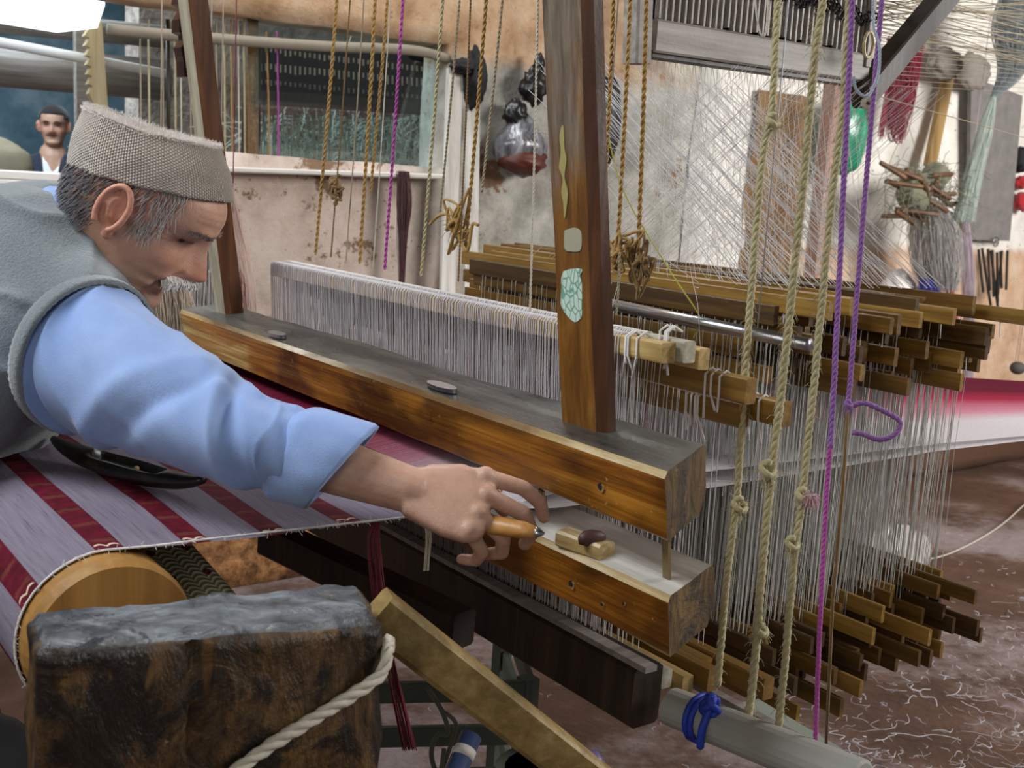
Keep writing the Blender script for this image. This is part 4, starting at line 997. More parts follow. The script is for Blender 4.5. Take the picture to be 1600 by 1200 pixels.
mb = MB(); mb.box((1.41, YC + .014, 1.64), (.50, .006, .17)); mb.build('back_board', M['hole'], comb)
smesh = None
for i in range(38):
    x = 1.175 + i * .0128
    if smesh is None:
        mb = MB(); mb.bar((x, YC - .008, 1.553), (x, YC - .008, 1.77), .005, .010, up=(0, 1, 0), bev=.0008); o = mb.build('slat', M['greywood'], comb); smesh = o; x00 = x
    else:
        o = smesh.copy(); COL.objects.link(o); o.location = (x - x00, random.uniform(-.001, .001), random.uniform(-.004, .004) + (x - x00) * .01)
mb = MB()
for i in range(60):
    x = 1.175 + i * .0081; knot(mb, (x, YC - .018, 1.635 + .006 * math.sin(i) - i * .0004), .008, .0013, 2)
tag(mb.build('cord_loops', M['hole'], comb), kind='stuff')
mb = MB(); mb.bar((1.138, YC - .012, 1.485), (1.06, YC + .0, 3.01), .030, .034, up=(0, 1, 0), bev=.003); mb.build('hanger', M['greywood'], comb)
mb = MB(); mb.bar((1.648, YC - .01, 1.535), (1.62, YC - .01, 3.01), .012, .022, up=(0, 1, 0)); mb.build('hanger', M['greywood'], comb)
a = at(1345, 152, Y=YC - .02); b = at(1440, 38, Y=YC + .02); mb = MB(); mb.bar(a, a + (b - a) * 2.0, .038, .042, bev=.003); mb.build('brace', M['darkwood'], comb)
mb = MB(); p = at(1357, 158, Y=YC - .045); knot(mb, p, .010, .004, 3); mb.build('white_knot', M['white_rope'], comb)
M['bone'] = plain('bone_ring', '#c9b98a', .4)
mb = MB(); c = at(1357, 70, Y=YC - .05); mb.tube([c + Vector((.012 * math.cos(q * PI / 6), 0, .021 * math.sin(q * PI / 6))) for q in range(13)], .003, 6); mb.build('ring', M['bone'], comb)
# cords running off above the room
mb = MB(); rt = random.Random(5)
for i in range(64):
    a = at(1120 + rt.random() * 240, -50 + rt.random() * 120 - 20, Y=YC + .03); b = at(1660, -60 + 190 * i / 64 + rt.uniform(-3, 3), Y=1.95); thread(mb, a, b, rt.choice((.0007, .0010, .0014)))
for i in range(10): a = at(1345 + rt.random() * 60, 60 + i * 8, Y=YC + .03); thread(mb, a, at(1660, 85 + i * 7, Y=1.95), .0007)
M['tan_cord'] = fibre('tan_cord', '#7d6f55', '#b6a98b')
one(mb, 'overhead_cords', M['tan_cord'], 'sheet of tan cords running sideways above the red skein', 'cords', None, 'stuff')
# harness cords fanning down to the sticks
mb = MB(); rt = random.Random(8)
for i in range(38):                                                          # straight down from the comb
    for k in range(2):
        x = 1.18 + i * .0126; y = YC + (k - .5) * .10; thread(mb, (x, YC + .005, 1.505), (x + .04 + rt.gauss(0, .004), y + rt.gauss(0, .01), 1.18), rt.choice((.0003, .0004, .0005)))
for i in range(105):                                                         # slanting down towards the near ends
    x = 1.24 + .46 * i / 105; k = rt.gauss(0, .008); thread(mb, (x + k - .02, 1.60 + rt.gauss(0, .035), 1.50 + rt.gauss(0, .02)), (x + k, 1.11 + .05 * (i % 3) + rt.gauss(0, .006), 1.18), rt.choice((.0003, .0005, .0008)))
for i in range(70):                                                          # and the other way, away from the camera
    x = 1.24 + .46 * i / 70; k = rt.gauss(0, .006); thread(mb, (x + k, 1.16 + rt.gauss(0, .02), 1.49), (x + k, 1.48 + .06 * (i % 4), 1.18), rt.choice((.0003, .0004)))
for i in range(26):                                                          # stray curls
    p = at(rt.uniform(940, 1330), rt.uniform(160, 470), Y=rt.uniform(1.15, 1.5)); pts = [p]
    d = Vector((rt.gauss(0, 1), rt.gauss(0, 1), rt.gauss(0, 1))) * .012
    for k in range(7): d = d + Vector((rt.gauss(0, 1), rt.gauss(0, 1), rt.gauss(0, 1))) * .007; pts.append(pts[-1] + d)
    poly(mb, bez(pts, 4), .0004)
one(mb, 'harness_cords', M['thread_white'], 'web of fine pale harness cords crossing above the pattern sticks', 'cords', None, 'stuff')

# ------------------------------------------------------------------ ropes and cords
def hang(name, mat, pts, r, label, cat='rope', group=None, knots=(), strands=3, pitch=None, fuzz=0):
    mb = MB()
    if pts[0].z > 1.5 and pts[0].y < 2: mb.tube([pts[0], Vector((pts[0].x + .02, pts[0].y, 3.01))], r * .9, 5)
    rope(mb, pts, r, strands, pitch or r * 6.5, 5, fuzz=fuzz)
    for (p, kr) in knots:
        knot(mb, p, kr * .62, r * .85, 4)
        for q in range(40): d = Vector((rt.gauss(0, 1), rt.gauss(0, 1), rt.gauss(-.8, 1))).normalized() * kr * rt.uniform(1.0, 1.9); mb.tube([p, p + d * .6, p + d + Vector((0, 0, -.004))], r * .08, 3, 0, False)
    return one(mb, name, mat, label, cat, group)
def P(px, d): return [at(x, y, d=d + dd) for (x, y, *q) in px for dd in [q[0] if q else 0]]
hang('straw_rope', M['straw'], P([(1222, -70), (1215, 0), (1206, 170), (1190, 260), (1166, 560), (1151, 780), (1136, 900), (1121, 1072)], 1.52), .0052, 'straw rope hanging down to the blue tie on the grey tube', knots=[(at(1208, 190, d=1.515), .013), (at(1156, 790, d=1.515), .014)], fuzz=260)
hang('straw_rope', M['straw'], P([(1294, -70), (1286, 0), (1272, 100), (1254, 300), (1222, 600), (1205, 740), (1190, 900), (1178, 1050), (1165, 1145)], 1.45), .0056, 'thick frayed straw rope with a big knot hanging beside the pattern sticks', knots=[(at(1200, 735, d=1.445), .015), (at(1190, 985, d=1.445), .010)], fuzz=420)
hang('straw_rope', M['straw'], P([(1330, -70), (1324, 60), (1316, 180), (1301, 300), (1272, 600), (1262, 690), (1253, 780), (1240, 880), (1226, 1040), (1213, 1165)], 1.40), .0050, 'straw rope with a pink tuft tied in its loose knot', knots=[(at(1255, 775, d=1.395), .012), (at(1238, 850, d=1.395), .011)], fuzz=380)
hang('purple_rope', M['purple'], P([(1336, -70), (1332, 0), (1318, 300), (1303, 600), (1297, 700)], 1.36), .0036, 'purple twisted cord running down into a thinner magenta cord', 'cord')
hang('magenta_rope', M['magenta'], P([(1297, 695), (1290, 800), (1280, 1000), (1272, 1215)], 1.36), .0030, 'thin magenta cord continuing the purple cord to the floor tube', 'cord')
hang('purple_rope', M['purple'], P([(1384, -70), (1378, 0), (1352, 300), (1328, 600), (1324, 632), (1332, 634), (1352, 630), (1385, 645), (1404, 656), (1406, 668), (1394, 682), (1372, 687), (1347, 678), (1332, 676)], 1.42), .0034, 'purple twisted cord ending in an open loop tied to a brown strip', 'cord', knots=[(at(1326, 632, d=1.415), .006)])
mb = MB(); mb.tube(P([(1325, 636), (1317, 760), (1301, 940), (1290, 1182)], 1.43), .0042, 8, flat=.5); one(mb, 'brown_strip', M['brown_cord'], 'flat brown strip hanging from the purple loop', 'strip')
mb = MB(); M['pinktuft'] = fibre('pink_tuft', '#b07f8c', '#d9b3ba')
c = at(1268, 775, d=1.385)
for i in range(60): d = Vector((rt.gauss(0, 1), rt.gauss(0, 1), rt.gauss(-.3, 1))).normalized() * .012; mb.tube([c, c + d * .6, c + d + Vector((0, 0, -.005))], .0006, 3, 0, False)
one(mb, 'wool_tuft', M['pinktuft'], 'pinkish wool tuft caught on the straw rope', 'wool tuft')
hang('white_string', M['white_rope'], P([(1176, -60), (1182, 20), (1190, 55), (1198, 40), (1204, -60)], 1.55), .0016, 'thin white string looped in front of the comb slats', 'string')
hang('pale_string', fibre('pale_blue_cord', '#9fb0c4', '#ccd6e2'), P([(1368, -60), (1364, 30), (1374, 75), (1371, 120), (1355, 150), (1338, 140), (1334, 120)], 1.40), .0020, 'pale blue cord looped round the dark strut', 'string')
hang('thin_wire', M['tan_cord'], [at(1350, 145, Y=YC), at(1400, 158, Y=1.6), at(1660, 232, Y=2.4)], .0012, 'thin taut wire stretched from the strut past the red skein', 'wire', strands=2)
LC = [('gold', 532, -70, 493, 398, 1.015, .0034, 0), ('brown_cord', 552, -70, 517, 402, 1.02, .0016, 0), ('gold', 590, -70, 562, 412, 1.045, .0036, 0), ('tan_cord', 573, -70, 541, 405, 1.075, .0015, 0), ('gold', 611, -70, 579, 300, 1.11, .0032, 0),
      ('white_rope', 614, -70, 583, 418, 1.045, .0013, 0), ('magenta', 634, -70, 601, 421, 1.015, .0030, 0), ('straw', 697, -70, 658, 432, 1.045, .0030, 0), ('tan_cord', 724, -70, 688, 330, 1.075, .0022, 0), ('brown_cord', 738, -70, 716, 440, 1.045, .0017, 0),
      ('gold', 765, -70, 727, 392, 1.075, .0034, 0), ('tan_cord', 792, -70, 753, 300, 1.11, .0024, 0), ('white_rope', 842, -70, 828, 486, 1.02, .0019, 0), ('gold', 961, -70, 944, 330, 1.11, .0032, 0), ('gold', 988, -70, 966, 372, 1.075, .0034, 0), ('gold', 1012, -70, 997, 402, 1.11, .0036, 0), ('tan_cord', 968, 395, 963, 492, 1.045, .0018, 0),
      ('gold', 416, 50, 421, 268, 9, .0030, 0), ('magenta', 432, 50, 435, 268, 9, .003, 0)]
names = {'gold': 'gold twisted cord', 'brown_cord': 'thin brown cord', 'tan_cord': 'thin tan cord', 'white_rope': 'thin white cord', 'magenta': 'bright magenta cord', 'straw': 'straw-coloured cord'}
for (mk, x0, y0, x1, y1, X, r, _) in LC:
    w_ = 'hanging down to the thread-wrapped shafts' if x0 < 880 else 'hanging to the shafts on the far side of the green paper scrap'
    if X > 2: w_ = 'hanging in the opening in front of the dark comb'
    hang({'gold': 'gold_rope', 'straw': 'straw_rope', 'magenta': 'magenta_rope', 'white_rope': 'white_string', 'brown_cord': 'brown_string', 'tan_cord': 'tan_string'}[mk], M[mk], [at(x, y, X=X) if X < 2 else at(x, y, Y=WY + .03) for x, y in ((x0, y0), ((x0 + x1) / 2 + 1, (y0 + y1) / 2), (x1, y1))], r, names[mk] + ' ' + w_, 'cord', names[mk] + 's ' + w_, strands=2)
# tangles of knotted cord
for (px, py, X, mk, sz, lab) in ((522, 288, 1.03, 'brown_cord', .022, 'small tangle of brown cord tied on the hanging cords above the pale shaft'), (712, 350, 1.06, 'gold', .034, 'looped tangle of gold cord in front of the white boards'), (967, 398, 1.08, 'gold', .024, 'frayed gold knot beside the wooden upright'), (1000, 412, 1.1, 'brown_cord', .028, 'loose brown yarn knot lying on the sticks')):
    mb = MB(); c = at(px, py, X=X); pts = []
    for i in range(26): pts.append(c + Vector((rt.gauss(0, .25), rt.gauss(0, .55), rt.gauss(0, .7))) * sz)
    mb.tube(bez(pts, 5), .0024, 5); knot(mb, c, sz * .35, .003, 3)
    for i in range(50): d = Vector((rt.gauss(0, 1), rt.gauss(0, 1), rt.gauss(-.6, 1))).normalized() * sz * rt.uniform(.4, 1); mb.tube([c, c + d * .6, c + d + Vector((0, 0, -.006))], .0005, 3, 0, False)
    one(mb, 'cord_tangle', M[mk], lab, 'tangle')
mb = MB(); pts = [at(722, 338, X=1.06), at(690, 335, X=1.06), at(672, 350, X=1.06)]; mb.tube(bez(pts, 6), .003, 6); pts = [at(722, 340, X=1.06), at(716, 365, X=1.06), at(730, 392, X=1.06), at(738, 352, X=1.06), at(747, 352, X=1.06)]; mb.tube(bez(pts, 6), .003, 6)
one(mb, 'cord_loop', M['gold'], 'stiff gold cord looped sideways across the white boards', 'cord')
hang('yellow_thread', M['yellow'], [at(948, 200, X=1.2), at(975, 300, X=1.2), at(1045, 420, X=1.2), at(1092, 492, X=1.2), at(1086, 505, X=1.2), at(1094, 497, X=1.2), at(1084, 528, X=1.2)], .0013, 'yellow thread tied down beside the steel rod', 'thread', strands=2)
# white yarn ties on the ends of the pale shafts
mb = MB()
for (x, y, z, n_) in ((1.013, 1.10, 1.106, 4), (1.042, 1.075, 1.117, 5), (1.105, 1.04, 1.062, 3), (1.135, 1.10, 1.022, 6), (1.165, 1.02, 1.03, 3)):
    for i in range(n_):
        yy = y + rt.uniform(-.012, .02); mb.tube([(x + .014, yy, z + .012), (x, yy, z + .019), (x - .014, yy - .002, z + .012), (x - .015, yy - .004, z - .012), (x - .016 + rt.uniform(-.004, .004), yy - rt.uniform(0, .02), z - rt.uniform(.02, .05))], .0017, 5)
one(mb, 'yarn_ties', M['thread_white'], 'short white yarn ties knotted round the ends of the pale shafts', 'yarn tie', None, 'stuff')

# ------------------------------------------------------------------ things on and against the back wall
WF = WY - .03
mb = MB(); a, b = at(1062, 470, Y=WF), at(1176, 470, Y=WF); NXp = 8
for i in range(NXp + 1):
    for k in range(25):
        z = 1.95 * k / 24; x = a.x + (b.x - a.x) * i / NXp + noise.noise(Vector((i * .6, z * 2.5, 4))) * .02 + (.10 * max(0, z - 1.45) if i == 0 else 0)
        mb.v.append(Vector((x, WF - (.05 if 0 < i < NXp else -.02) + noise.noise(Vector((x * 9, z * 9, 0))) * .012, z)))
mb.f = [(i * 25 + k, (i + 1) * 25 + k, (i + 1) * 25 + k + 1, i * 25 + k + 1) for i in range(NXp) for k in range(24)]; mb.mi = [0] * len(mb.f); mb.sm = [True] * len(mb.f)
t = NT('whitewash'); n_ = t.noise(t.co(), 9, 6, .7); M['whitewash'] = t.out(t.ramp(n_, [(.3, '#b9b6ae'), (.5, '#dedbd3'), (.7, '#ecebe6')]), .9, n_, .5, .02)
struct(mb, 'trim_3', M['whitewash'])
M['board_white'] = wood('painted_board', '#a9a69c', '#cfccc4', '#e6e4de', 'Z', 30, .7, 5, .4, '#8c8474', .3)
for (x0, y0, x1, y1, w_, lab) in ((711, 108, 699, 445, .055, 'tall white painted board leaning on the wall, its top cut slanting'), (738, 165, 734, 445, .05, 'tall white painted board leaning on the wall under the black cloth')):
    p1 = at(x1, y1, Y=WF - .06); p0 = at(x0, y0, Y=WF - .02); d = (p1 - p0); p2 = p0 + d * ((p0.z - .02) / (p0.z - p1.z)); mb = MB(); mb.bar(p0, p2, w_, .02, up=(0, 1, 0), bev=.002, jit=.002)
    one(mb, 'white_board', M['board_white'], lab, 'board')
M['blackcloth'] = plain('black_cloth', '#17161a', .8); M['bagblack'] = plain('black_plastic', '#121214', .35, spec=.6)
mb = MB(); blob(mb, at(742, 125, Y=WF - .04), (.032, .04, .075), .35, 3, 14); blob(mb, at(728, 105, Y=WF - .04), (.05, .03, .022), .4, 6, 14); blob(mb, at(742, 90, Y=WF - .04), (.012, .012, .035), .3, 8); one(mb, 'black_cloth', M['blackcloth'], 'crumpled black cloth hung over the top of the white boards', 'cloth')
t = NT('clear_bag'); n_ = t.noise(t.co((1, 1, .3)), 26, 4, .6, .8); M['bag'] = t.out(t.ramp(n_, [(.35, '#3a3a3e'), (.6, '#85868a'), (.75, '#c6c7ca')]), .18, n_, .7, .01, spec=.7)
bag = thing('plastic_bag', 'knotted grey plastic bag with dark red contents hanging on the wall', 'plastic bag', at(815, 272, Y=WF - .04))
def pear(v, d): k = 1 - .55 * max(0, d.z) ** 1.2; return Vector((v.x * k, v.y * k, v.z))
mb = MB(); blob(mb, at(813, 225, Y=WF - .04), (.092, .075, .105), .10, 2, 12, squash=pear); mb.build('bag', M['bag'], bag)
M['redstuff'] = plain('red_contents', '#5a2418', .5); mb = MB(); blob(mb, at(816, 252, Y=WF - .055), (.083, .07, .046), .16, 5, 14); mb.build('contents', M['redstuff'], bag)
mb = MB(); blob(mb, at(836, 135, Y=WF - .04), (.045, .03, .05), .4, 9, 14); blob(mb, at(806, 178, Y=WF - .04), (.04, .03, .04), .4, 12, 14); blob(mb, at(843, 100, Y=WF - .04), (.018, .015, .032), .3, 15); mb.build('knot', M['bagblack'], bag)
M['darkbag'] = plain('dark_purple_bag', '#241f26', .5); mb = MB(); blob(mb, at(945, 190, Y=WF - .04), (.055, .05, .14), .25, 22, 12); one(mb, 'dark_bag', M['darkbag'], 'dark bag hanging on the wall behind the wooden upright', 'bag')
def hank(name, mat, paths, n, label, cat, spread, r=.0012, group=None, kind=None, hook=0):  # loose bundle of yarn along a path of (point, radius)
    mb = MB()
    for i in range(n):
        a = rt.random() * 2 * PI; q = math.sqrt(rt.random()); pts = []; ph = rt.uniform(0, 6)
        for k, (p, R) in enumerate(paths): pts.append(p + Vector((math.cos(a) * R * q, math.sin(a) * R * .7 * q, 0)) * spread + Vector((rt.gauss(0, 1), rt.gauss(0, 1), rt.gauss(0, .6))) * R * .10)
        mb.tube(bez(pts, 4), r, 3, 0, False)
    if hook: mb.tube([paths[0][0], Vector((paths[0][0].x, paths[0][0].y, hook))], .0015, 4)
    return one(mb, name, mat, label, cat, group, kind)
M['maroon'] = fibre('maroon_yarn', '#32080f', '#5a1520')
hank('hanging_yarn', M['maroon'], [(at(630, 268, Y=WF - .05), .02), (at(631, 320, Y=WF - .05), .026), (at(629, 380, Y=WF - .05), .016), (at(628, 450, Y=WF - .05), .008)], 110, 'dark maroon yarn hanging down the wall under the opening', 'yarn', 1.0)
# burlap and timber behind the fan of cords
t = NT('burlap'); n_ = t.noise(t.co(), 7, 5, .6); f_ = t.noise(t.co((1, 1, 6)), 120, 2, .5); M['burlap'] = t.out(t.mix(t.math('MULTIPLY', f_, .4), t.ramp(n_, [(.3, '#6b4f30'), (.55, '#8f6d44'), (.75, '#a98d62')]), '#3f2d1a'), .95, f_, .5, .004)
mb = MB(); a, b = at(1178, 140, Y=WF - .05), at(1262, 140, Y=WF - .05); zb = at(1220, 470, Y=WF - .05).z - .3
for i in range(21):
    for k in range(25):
        u = i / 20; v = k / 24; mb.v.append(Vector((a.x + (b.x - a.x) * u + .02 * noise.noise(Vector((u * 3, v * 4, 1))), WF - .07 + .03 * math.sin(u * 14 + v * 2) * (.4 + v) + .02 * noise.noise(Vector((u * 4, v * 4, 2))), a.z + (zb - a.z) * v)))
mb.f = [(i * 25 + k, (i + 1) * 25 + k, (i + 1) * 25 + k + 1, i * 25 + k + 1) for i in range(20) for k in range(24)]; mb.mi = [0] * len(mb.f); mb.sm = [True] * len(mb.f)
o = one(mb, 'burlap_cloth', M['burlap'], 'brown burlap hanging in folds beside the whitewashed pier', 'cloth'); o.modifiers.new('s', 'SOLIDIFY').thickness = .008
M['pinkpost'] = wood('pinkish_timber', '#7a5644', '#a07a66', '#b89684', 'Z', 40, .6, 4, .3, '#6a4a3a', .2)
mb = MB(); p = at(1288, 250, Y=2.55); mb.bar((p.x, p.y, .0), (p.x + .02, p.y, 2.2), .062, .05, up=(0, 1, 0), bev=.003, jit=.001); one(mb, 'timber_post', M['pinkpost'], 'pinkish-brown timber post standing beside the green bag', 'post')
# green bag, red skein, plank, boards
t = NT('green_plastic'); n_ = t.noise(t.co((1, 1, .25)), 22, 3, .6, 1); M['greenbag'] = t.out(t.ramp(n_, [(.3, '#0f5f44'), (.55, '#2a8a66'), (.75, '#6dbb9c')]), .25, n_, .6, .01, spec=.6)
mb = MB(); blob(mb, at(1327, 212, Y=WF - .12), (.085, .06, .155), .12, 31, 12); one(mb, 'green_bag', M['greenbag'], 'glossy green plastic bag hanging behind the purple cords', 'plastic bag')
mb = MB(); pk = at(1412, 62, Y=WF - .12)
for i in range(260):                                                         # loops of yarn hung from a peg
    s_ = rt.choice((-1, 1)); wd = rt.uniform(.02, .095); dp = rt.uniform(.10, .34) if i < 200 else rt.uniform(.30, .44); y = rt.uniform(-.03, .02); pts = []
    for k in range(9):
        a = PI * k / 8; pts.append(pk + Vector((-math.cos(a) * wd + .01, y + rt.gauss(0, .004), -math.sin(a) ** .55 * dp)) + Vector((rt.gauss(0, .004), 0, rt.gauss(0, .004))))
    mb.tube(bez(pts, 3), .0017, 3, 0, False)
for i in range(60):
    x = rt.choice((-.075, .055)) + rt.gauss(0, .012); mb.tube([pk + Vector((x * .5, 0, -.05)), pk + Vector((x, -.01, -.22)), pk + Vector((x + rt.gauss(0, .008), 0, -.38 - rt.random() * .05))], .0016, 3, 0, False)
one(mb, 'red_skein', M['crimson'], 'crimson skein of yarn hanging in loops on the white wall', 'skein', None)
M['tanboard'] = wood('tan_board', '#7f6238', '#a5844f', '#c3a672', 'Z', 30, .6, 4, .4)
mb = MB(); mb.bar(at(1484, 105, Y=WF - .01), at(1452, 262, Y=WF - .06), .07, .025, up=(0, 1, 0), bev=.002); one(mb, 'tan_plank', M['tanboard'], 'short tan plank leaning behind the red skein', 'plank')
M['greycloth'] = plain('grey_rag', '#a39c92', .9, 0, .3, 30); mb = MB(); blob(mb, at(1476, 100, Y=WF - .06), (.10, .05, .06), .3, 41, 14); blob(mb, at(1520, 112, Y=WF - .04), (.12, .03, .075), .25, 44, 14); one(mb, 'grey_rag', M['greycloth'], 'pale grey rag bundled on a hook above the grey board', 'rag')
M['greyboard'] = plain('grey_board', '#8f8b88', .8, 0, .3, 20)
mb = MB(); q = [at(x, y, Y=WF - .02) for x, y in ((1512, 120), (1592, 150), (1572, 376), (1508, 374))]; k = 4
mb.add(q + [v - Vector((0, .02, 0)) for v in q], [(0, 1, 2, 3), (7, 6, 5, 4)] + [(i, i + 4, (i + 1) % 4 + 4, (i + 1) % 4) for i in range(4)]); one(mb, 'grey_board', M['greyboard'], 'grey slanting board on the wall behind the pale green hank', 'board')
M['mint'] = fibre('mint_yarn', '#aebfb2', '#dde6de'); M['bluegrey'] = fibre('bluegrey_yarn', '#5d6a70', '#9aa7ab')
YK = WF - .35
hank('grey_hank', M['bluegrey'], [(at(1592, -40, Y=YK), .055), (at(1580, 40, Y=YK), .085), (at(1580, 110, Y=YK), .06), (at(1553, 152, Y=YK), .014)], 300, 'fluffy blue-grey yarn hank tied above the mint threads', 'yarn hank', 1.1, .0012)
hank('mint_hank', M['mint'], [(at(1553, 150, Y=YK), .012), (at(1540, 200, Y=YK), .035), (at(1522, 270, Y=YK), .045), (at(1505, 345, Y=YK), .055)], 260, 'pale mint yarn hank fanning down over the grey board', 'yarn hank', 1.0, .0010)
# bundle of bobbins over a hanging grey hank
M['bobbin'] = wood('bobbin_wood', '#3d2812', '#65452a', '#8d6a48', 'X', 40, .55, 8, .4)
YB = WF - .30; bb = thing('bobbin_bundle', 'bundle of small wooden bobbins wound with dull green thread', 'bobbins', at(1435, 345, Y=YB))
rb = random.Random(4)
for i in range(24):
    c = at(1390 + rb.random() * 95, 262 + rb.random() * 78, Y=YB + rb.uniform(-.07, .02)); d = Vector((rb.uniform(.5, 1), rb.uniform(-.5, .3), rb.uniform(-.45, .1))).normalized(); L = rb.uniform(.05, .085); mb = MB()
    mb.tube([c - d * L, c - d * L * .9, c + d * L * .9, c + d * L], [.008, .010, .010, .008], 10); mb.build('bobbin', M['bobbin'], bb)
M['dullgreen'] = fibre('dull_green_thread', '#5a5a44', '#8f9078'); mb = MB()
for i in range(240):
    c = at(1385 + rb.random() * 108, 255 + rb.random() * 90, Y=YB + rb.uniform(-.06, .03)); pts = [c]
    d = Vector((rb.gauss(.3, 1), rb.gauss(0, .5), rb.gauss(0, .6))).normalized() * .03
    for k in range(4): d += Vector((rb.gauss(0, 1), rb.gauss(0, .5), rb.gauss(-.3, .8))) * .012; pts.append(pts[-1] + d)
    mb.tube(bez(pts, 3), .0013, 3, 0, False)
blob(mb, at(1430, 300, Y=YB + .0), (.085, .05, .075), .3, 91, 14); blob(mb, at(1462, 275, Y=YB + .03), (.06, .05, .05), .3, 93, 14)
tag(mb.build('wound_thread', M['dullgreen'], bb), kind='stuff')
M['greyyarn'] = fibre('grey_yarn', '#9d9896', '#d5d1ce')
hank('grey_hank', M['greyyarn'], [(at(1452, 318, Y=YB + .03), .06), (at(1460, 360, Y=YB + .03), .125), (at(1464, 415, Y=YB + .03), .125), (at(1470, 452, Y=YB + .03), .085)], 850, 'thick pale grey yarn hank hanging under the bobbins', 'yarn hank', 1.0, .0013)
M['blueyarn'] = fibre('blue_yarn', '#1a1f8c', '#3a44c4'); M['redyarn'] = fibre('red_yarn', '#a50f14', '#e0242a'); M['lilac'] = fibre('lilac_yarn', '#b8a3b4', '#e3d5df')
hank('blue_tassel', M['blueyarn'], [(at(1450, 436, Y=YB + .03), .045), (at(1452, 458, Y=YB + .03), .06), (at(1450, 480, Y=YB + .03), .055)], 150, 'bright blue yarn fringe below the grey hank', 'tassel', 1.0, .0014)
hank('red_tassel', M['redyarn'], [(at(1484, 450, Y=YB + .08), .02), (at(1487, 500, Y=YB + .08), .035), (at(1482, 550, Y=YB + .08), .045), (at(1480, 590, Y=YB + .08), .04)], 200, 'bright red yarn tassel hanging behind the stick ends', 'tassel', 1.0, .0016)
hank('lilac_hank', M['lilac'], [(at(1508, 345, Y=YB + .1), .02), (at(1512, 420, Y=YB + .1), .035), (at(1514, 500, Y=YB + .1), .03), (at(1512, 590, Y=YB + .1), .03)], 160, 'thin lilac-white threads hanging beside the red tassel', 'yarn hank', 1.0, .0009, hook=3.01)
bk = thing('stick_bunch', 'bunch of black charred sticks hanging from a ring on the wall', 'sticks', at(1553, 480, Y=WF - .05))
M['char'] = wood('charred_stick', '#0f0e0e', '#25211f', '#4a423d', 'Z', 40, .6)
for i in range(9):
    x = 1532 + i * 5; mb = MB(); mb.bar(at(x + rb.uniform(-4, 4), 385 + rb.random() * 14, Y=WF - .05 - .006 * (i % 3)), at(x + rb.uniform(-8, 10) + 4, 450 + rb.random() * 32, Y=WF - .06 - .006 * (i % 3)), .012, .010, up=(0, 1, 0), bev=.002); mb.build('stick', M['char'], bk)
mb = MB(); c = at(1556, 378, Y=WF - .06); mb.tube([c + Vector((.022 * math.cos(q * PI / 7), 0, .022 * math.sin(q * PI / 7))) for q in range(15)], .003, 6); mb.build('ring', M['steel'], bk)
M['redcloth'] = fibre('red_cloth', '#8c1218', '#c8262c'); mb = MB(); blob(mb, at(1598, 315, Y=WF - .02), (.05, .03, .045), .3, 51); blob(mb, at(1598, 285, Y=WF - .02), (.05, .03, .03), .3, 55); one(mb, 'red_bundle', M['redcloth'], 'small bundle of red cloth hanging by the grey board', 'cloth')
mb = MB(); blob(mb, at(1597, 250, Y=WF - .02), (.045, .03, .06), .3, 57); one(mb, 'dark_bundle', M['blackcloth'], 'dark cloth hanging above the red bundle', 'cloth')
M['wool'] = fibre('white_wool', '#cfc8c2', '#f0ece8'); mb = MB(); blob(mb, at(1402, 452, Y=WF - .15), (.075, .06, .075), .3, 61, 14); blob(mb, at(1425, 465, Y=WF - .18), (.05, .05, .05), .3, 63, 14)
for i in range(300): d = Vector((rt.gauss(0, 1), rt.gauss(0, 1), rt.gauss(0, 1))).normalized(); c = at(1405, 455, Y=WF - .15) + Vector((d.x * .075, d.y * .06, d.z * .07)); mb.tube([c, c + d * .02 + Vector((rt.gauss(0, .006), 0, 0))], .0006, 3, 0, False)
one(mb, 'wool_bundle', M['wool'], 'fluffy white wool bundle against the tan wall', 'wool')
mb = MB(); mb.ell(at(1590, 575, Y=WF - .4), (.035, .035, .03), None, 16, 10); pw = at(1590, 566, Y=WF - .4); thread(mb, pw, pw + Vector((.03, 0, 3.01 - pw.z)), .0012); thread(mb, pw + Vector((-.02, 0, 0)), pw + Vector((.04, 0, 3.01 - pw.z)), .001); one(mb, 'stone_weight', plain('grey_stone', '#5c5550', .8, 0, .3), 'grey stone weight hanging on thin strings', 'weight')
# yarn hanks near the far end of the batten
YH = 2.62
hank('white_hank', M['greyyarn'], [(at(326, 330, Y=YH), .012), (at(318, 400, Y=YH), .035), (at(314, 450, Y=YH), .042), (at(312, 520, Y=YH), .04)], 240, 'white yarn hank hanging behind the far upright', 'yarn hank', 1.0, .0012, hook=3.01)
hank('cream_hank', fibre('cream_yarn', '#b39e86', '#ddd0bf'), [(at(250, 390, Y=YH - .15), .02), (at(258, 440, Y=YH - .15), .05), (at(264, 500, Y=YH - .15), .055), (at(270, 580, Y=YH - .15), .05)], 300, 'cream yarn hank hanging below the man\'s chin', 'yarn hank', 1.0, .0012, hook=3.01)
hank('pink_threads', fibre('pink_thread', '#c09a88', '#e6cfc2'), [(at(345, 250, Y=YH), .012), (at(360, 370, Y=YH), .035), (at(368, 450, Y=YH), .05), (at(372, 520, Y=YH), .05)], 110, 'loose peach-pink threads hanging beside the far upright', 'threads', 1.0, .0008, hook=3.01)
hank('red_threads', M['crimson'], [(at(362, 410, Y=YH), .01), (at(366, 440, Y=YH), .028), (at(370, 480, Y=YH), .03), (at(372, 520, Y=YH), .03)], 70, 'thin red threads hanging among the peach-pink ones', 'threads', 1.0, .0008, hook=3.01)

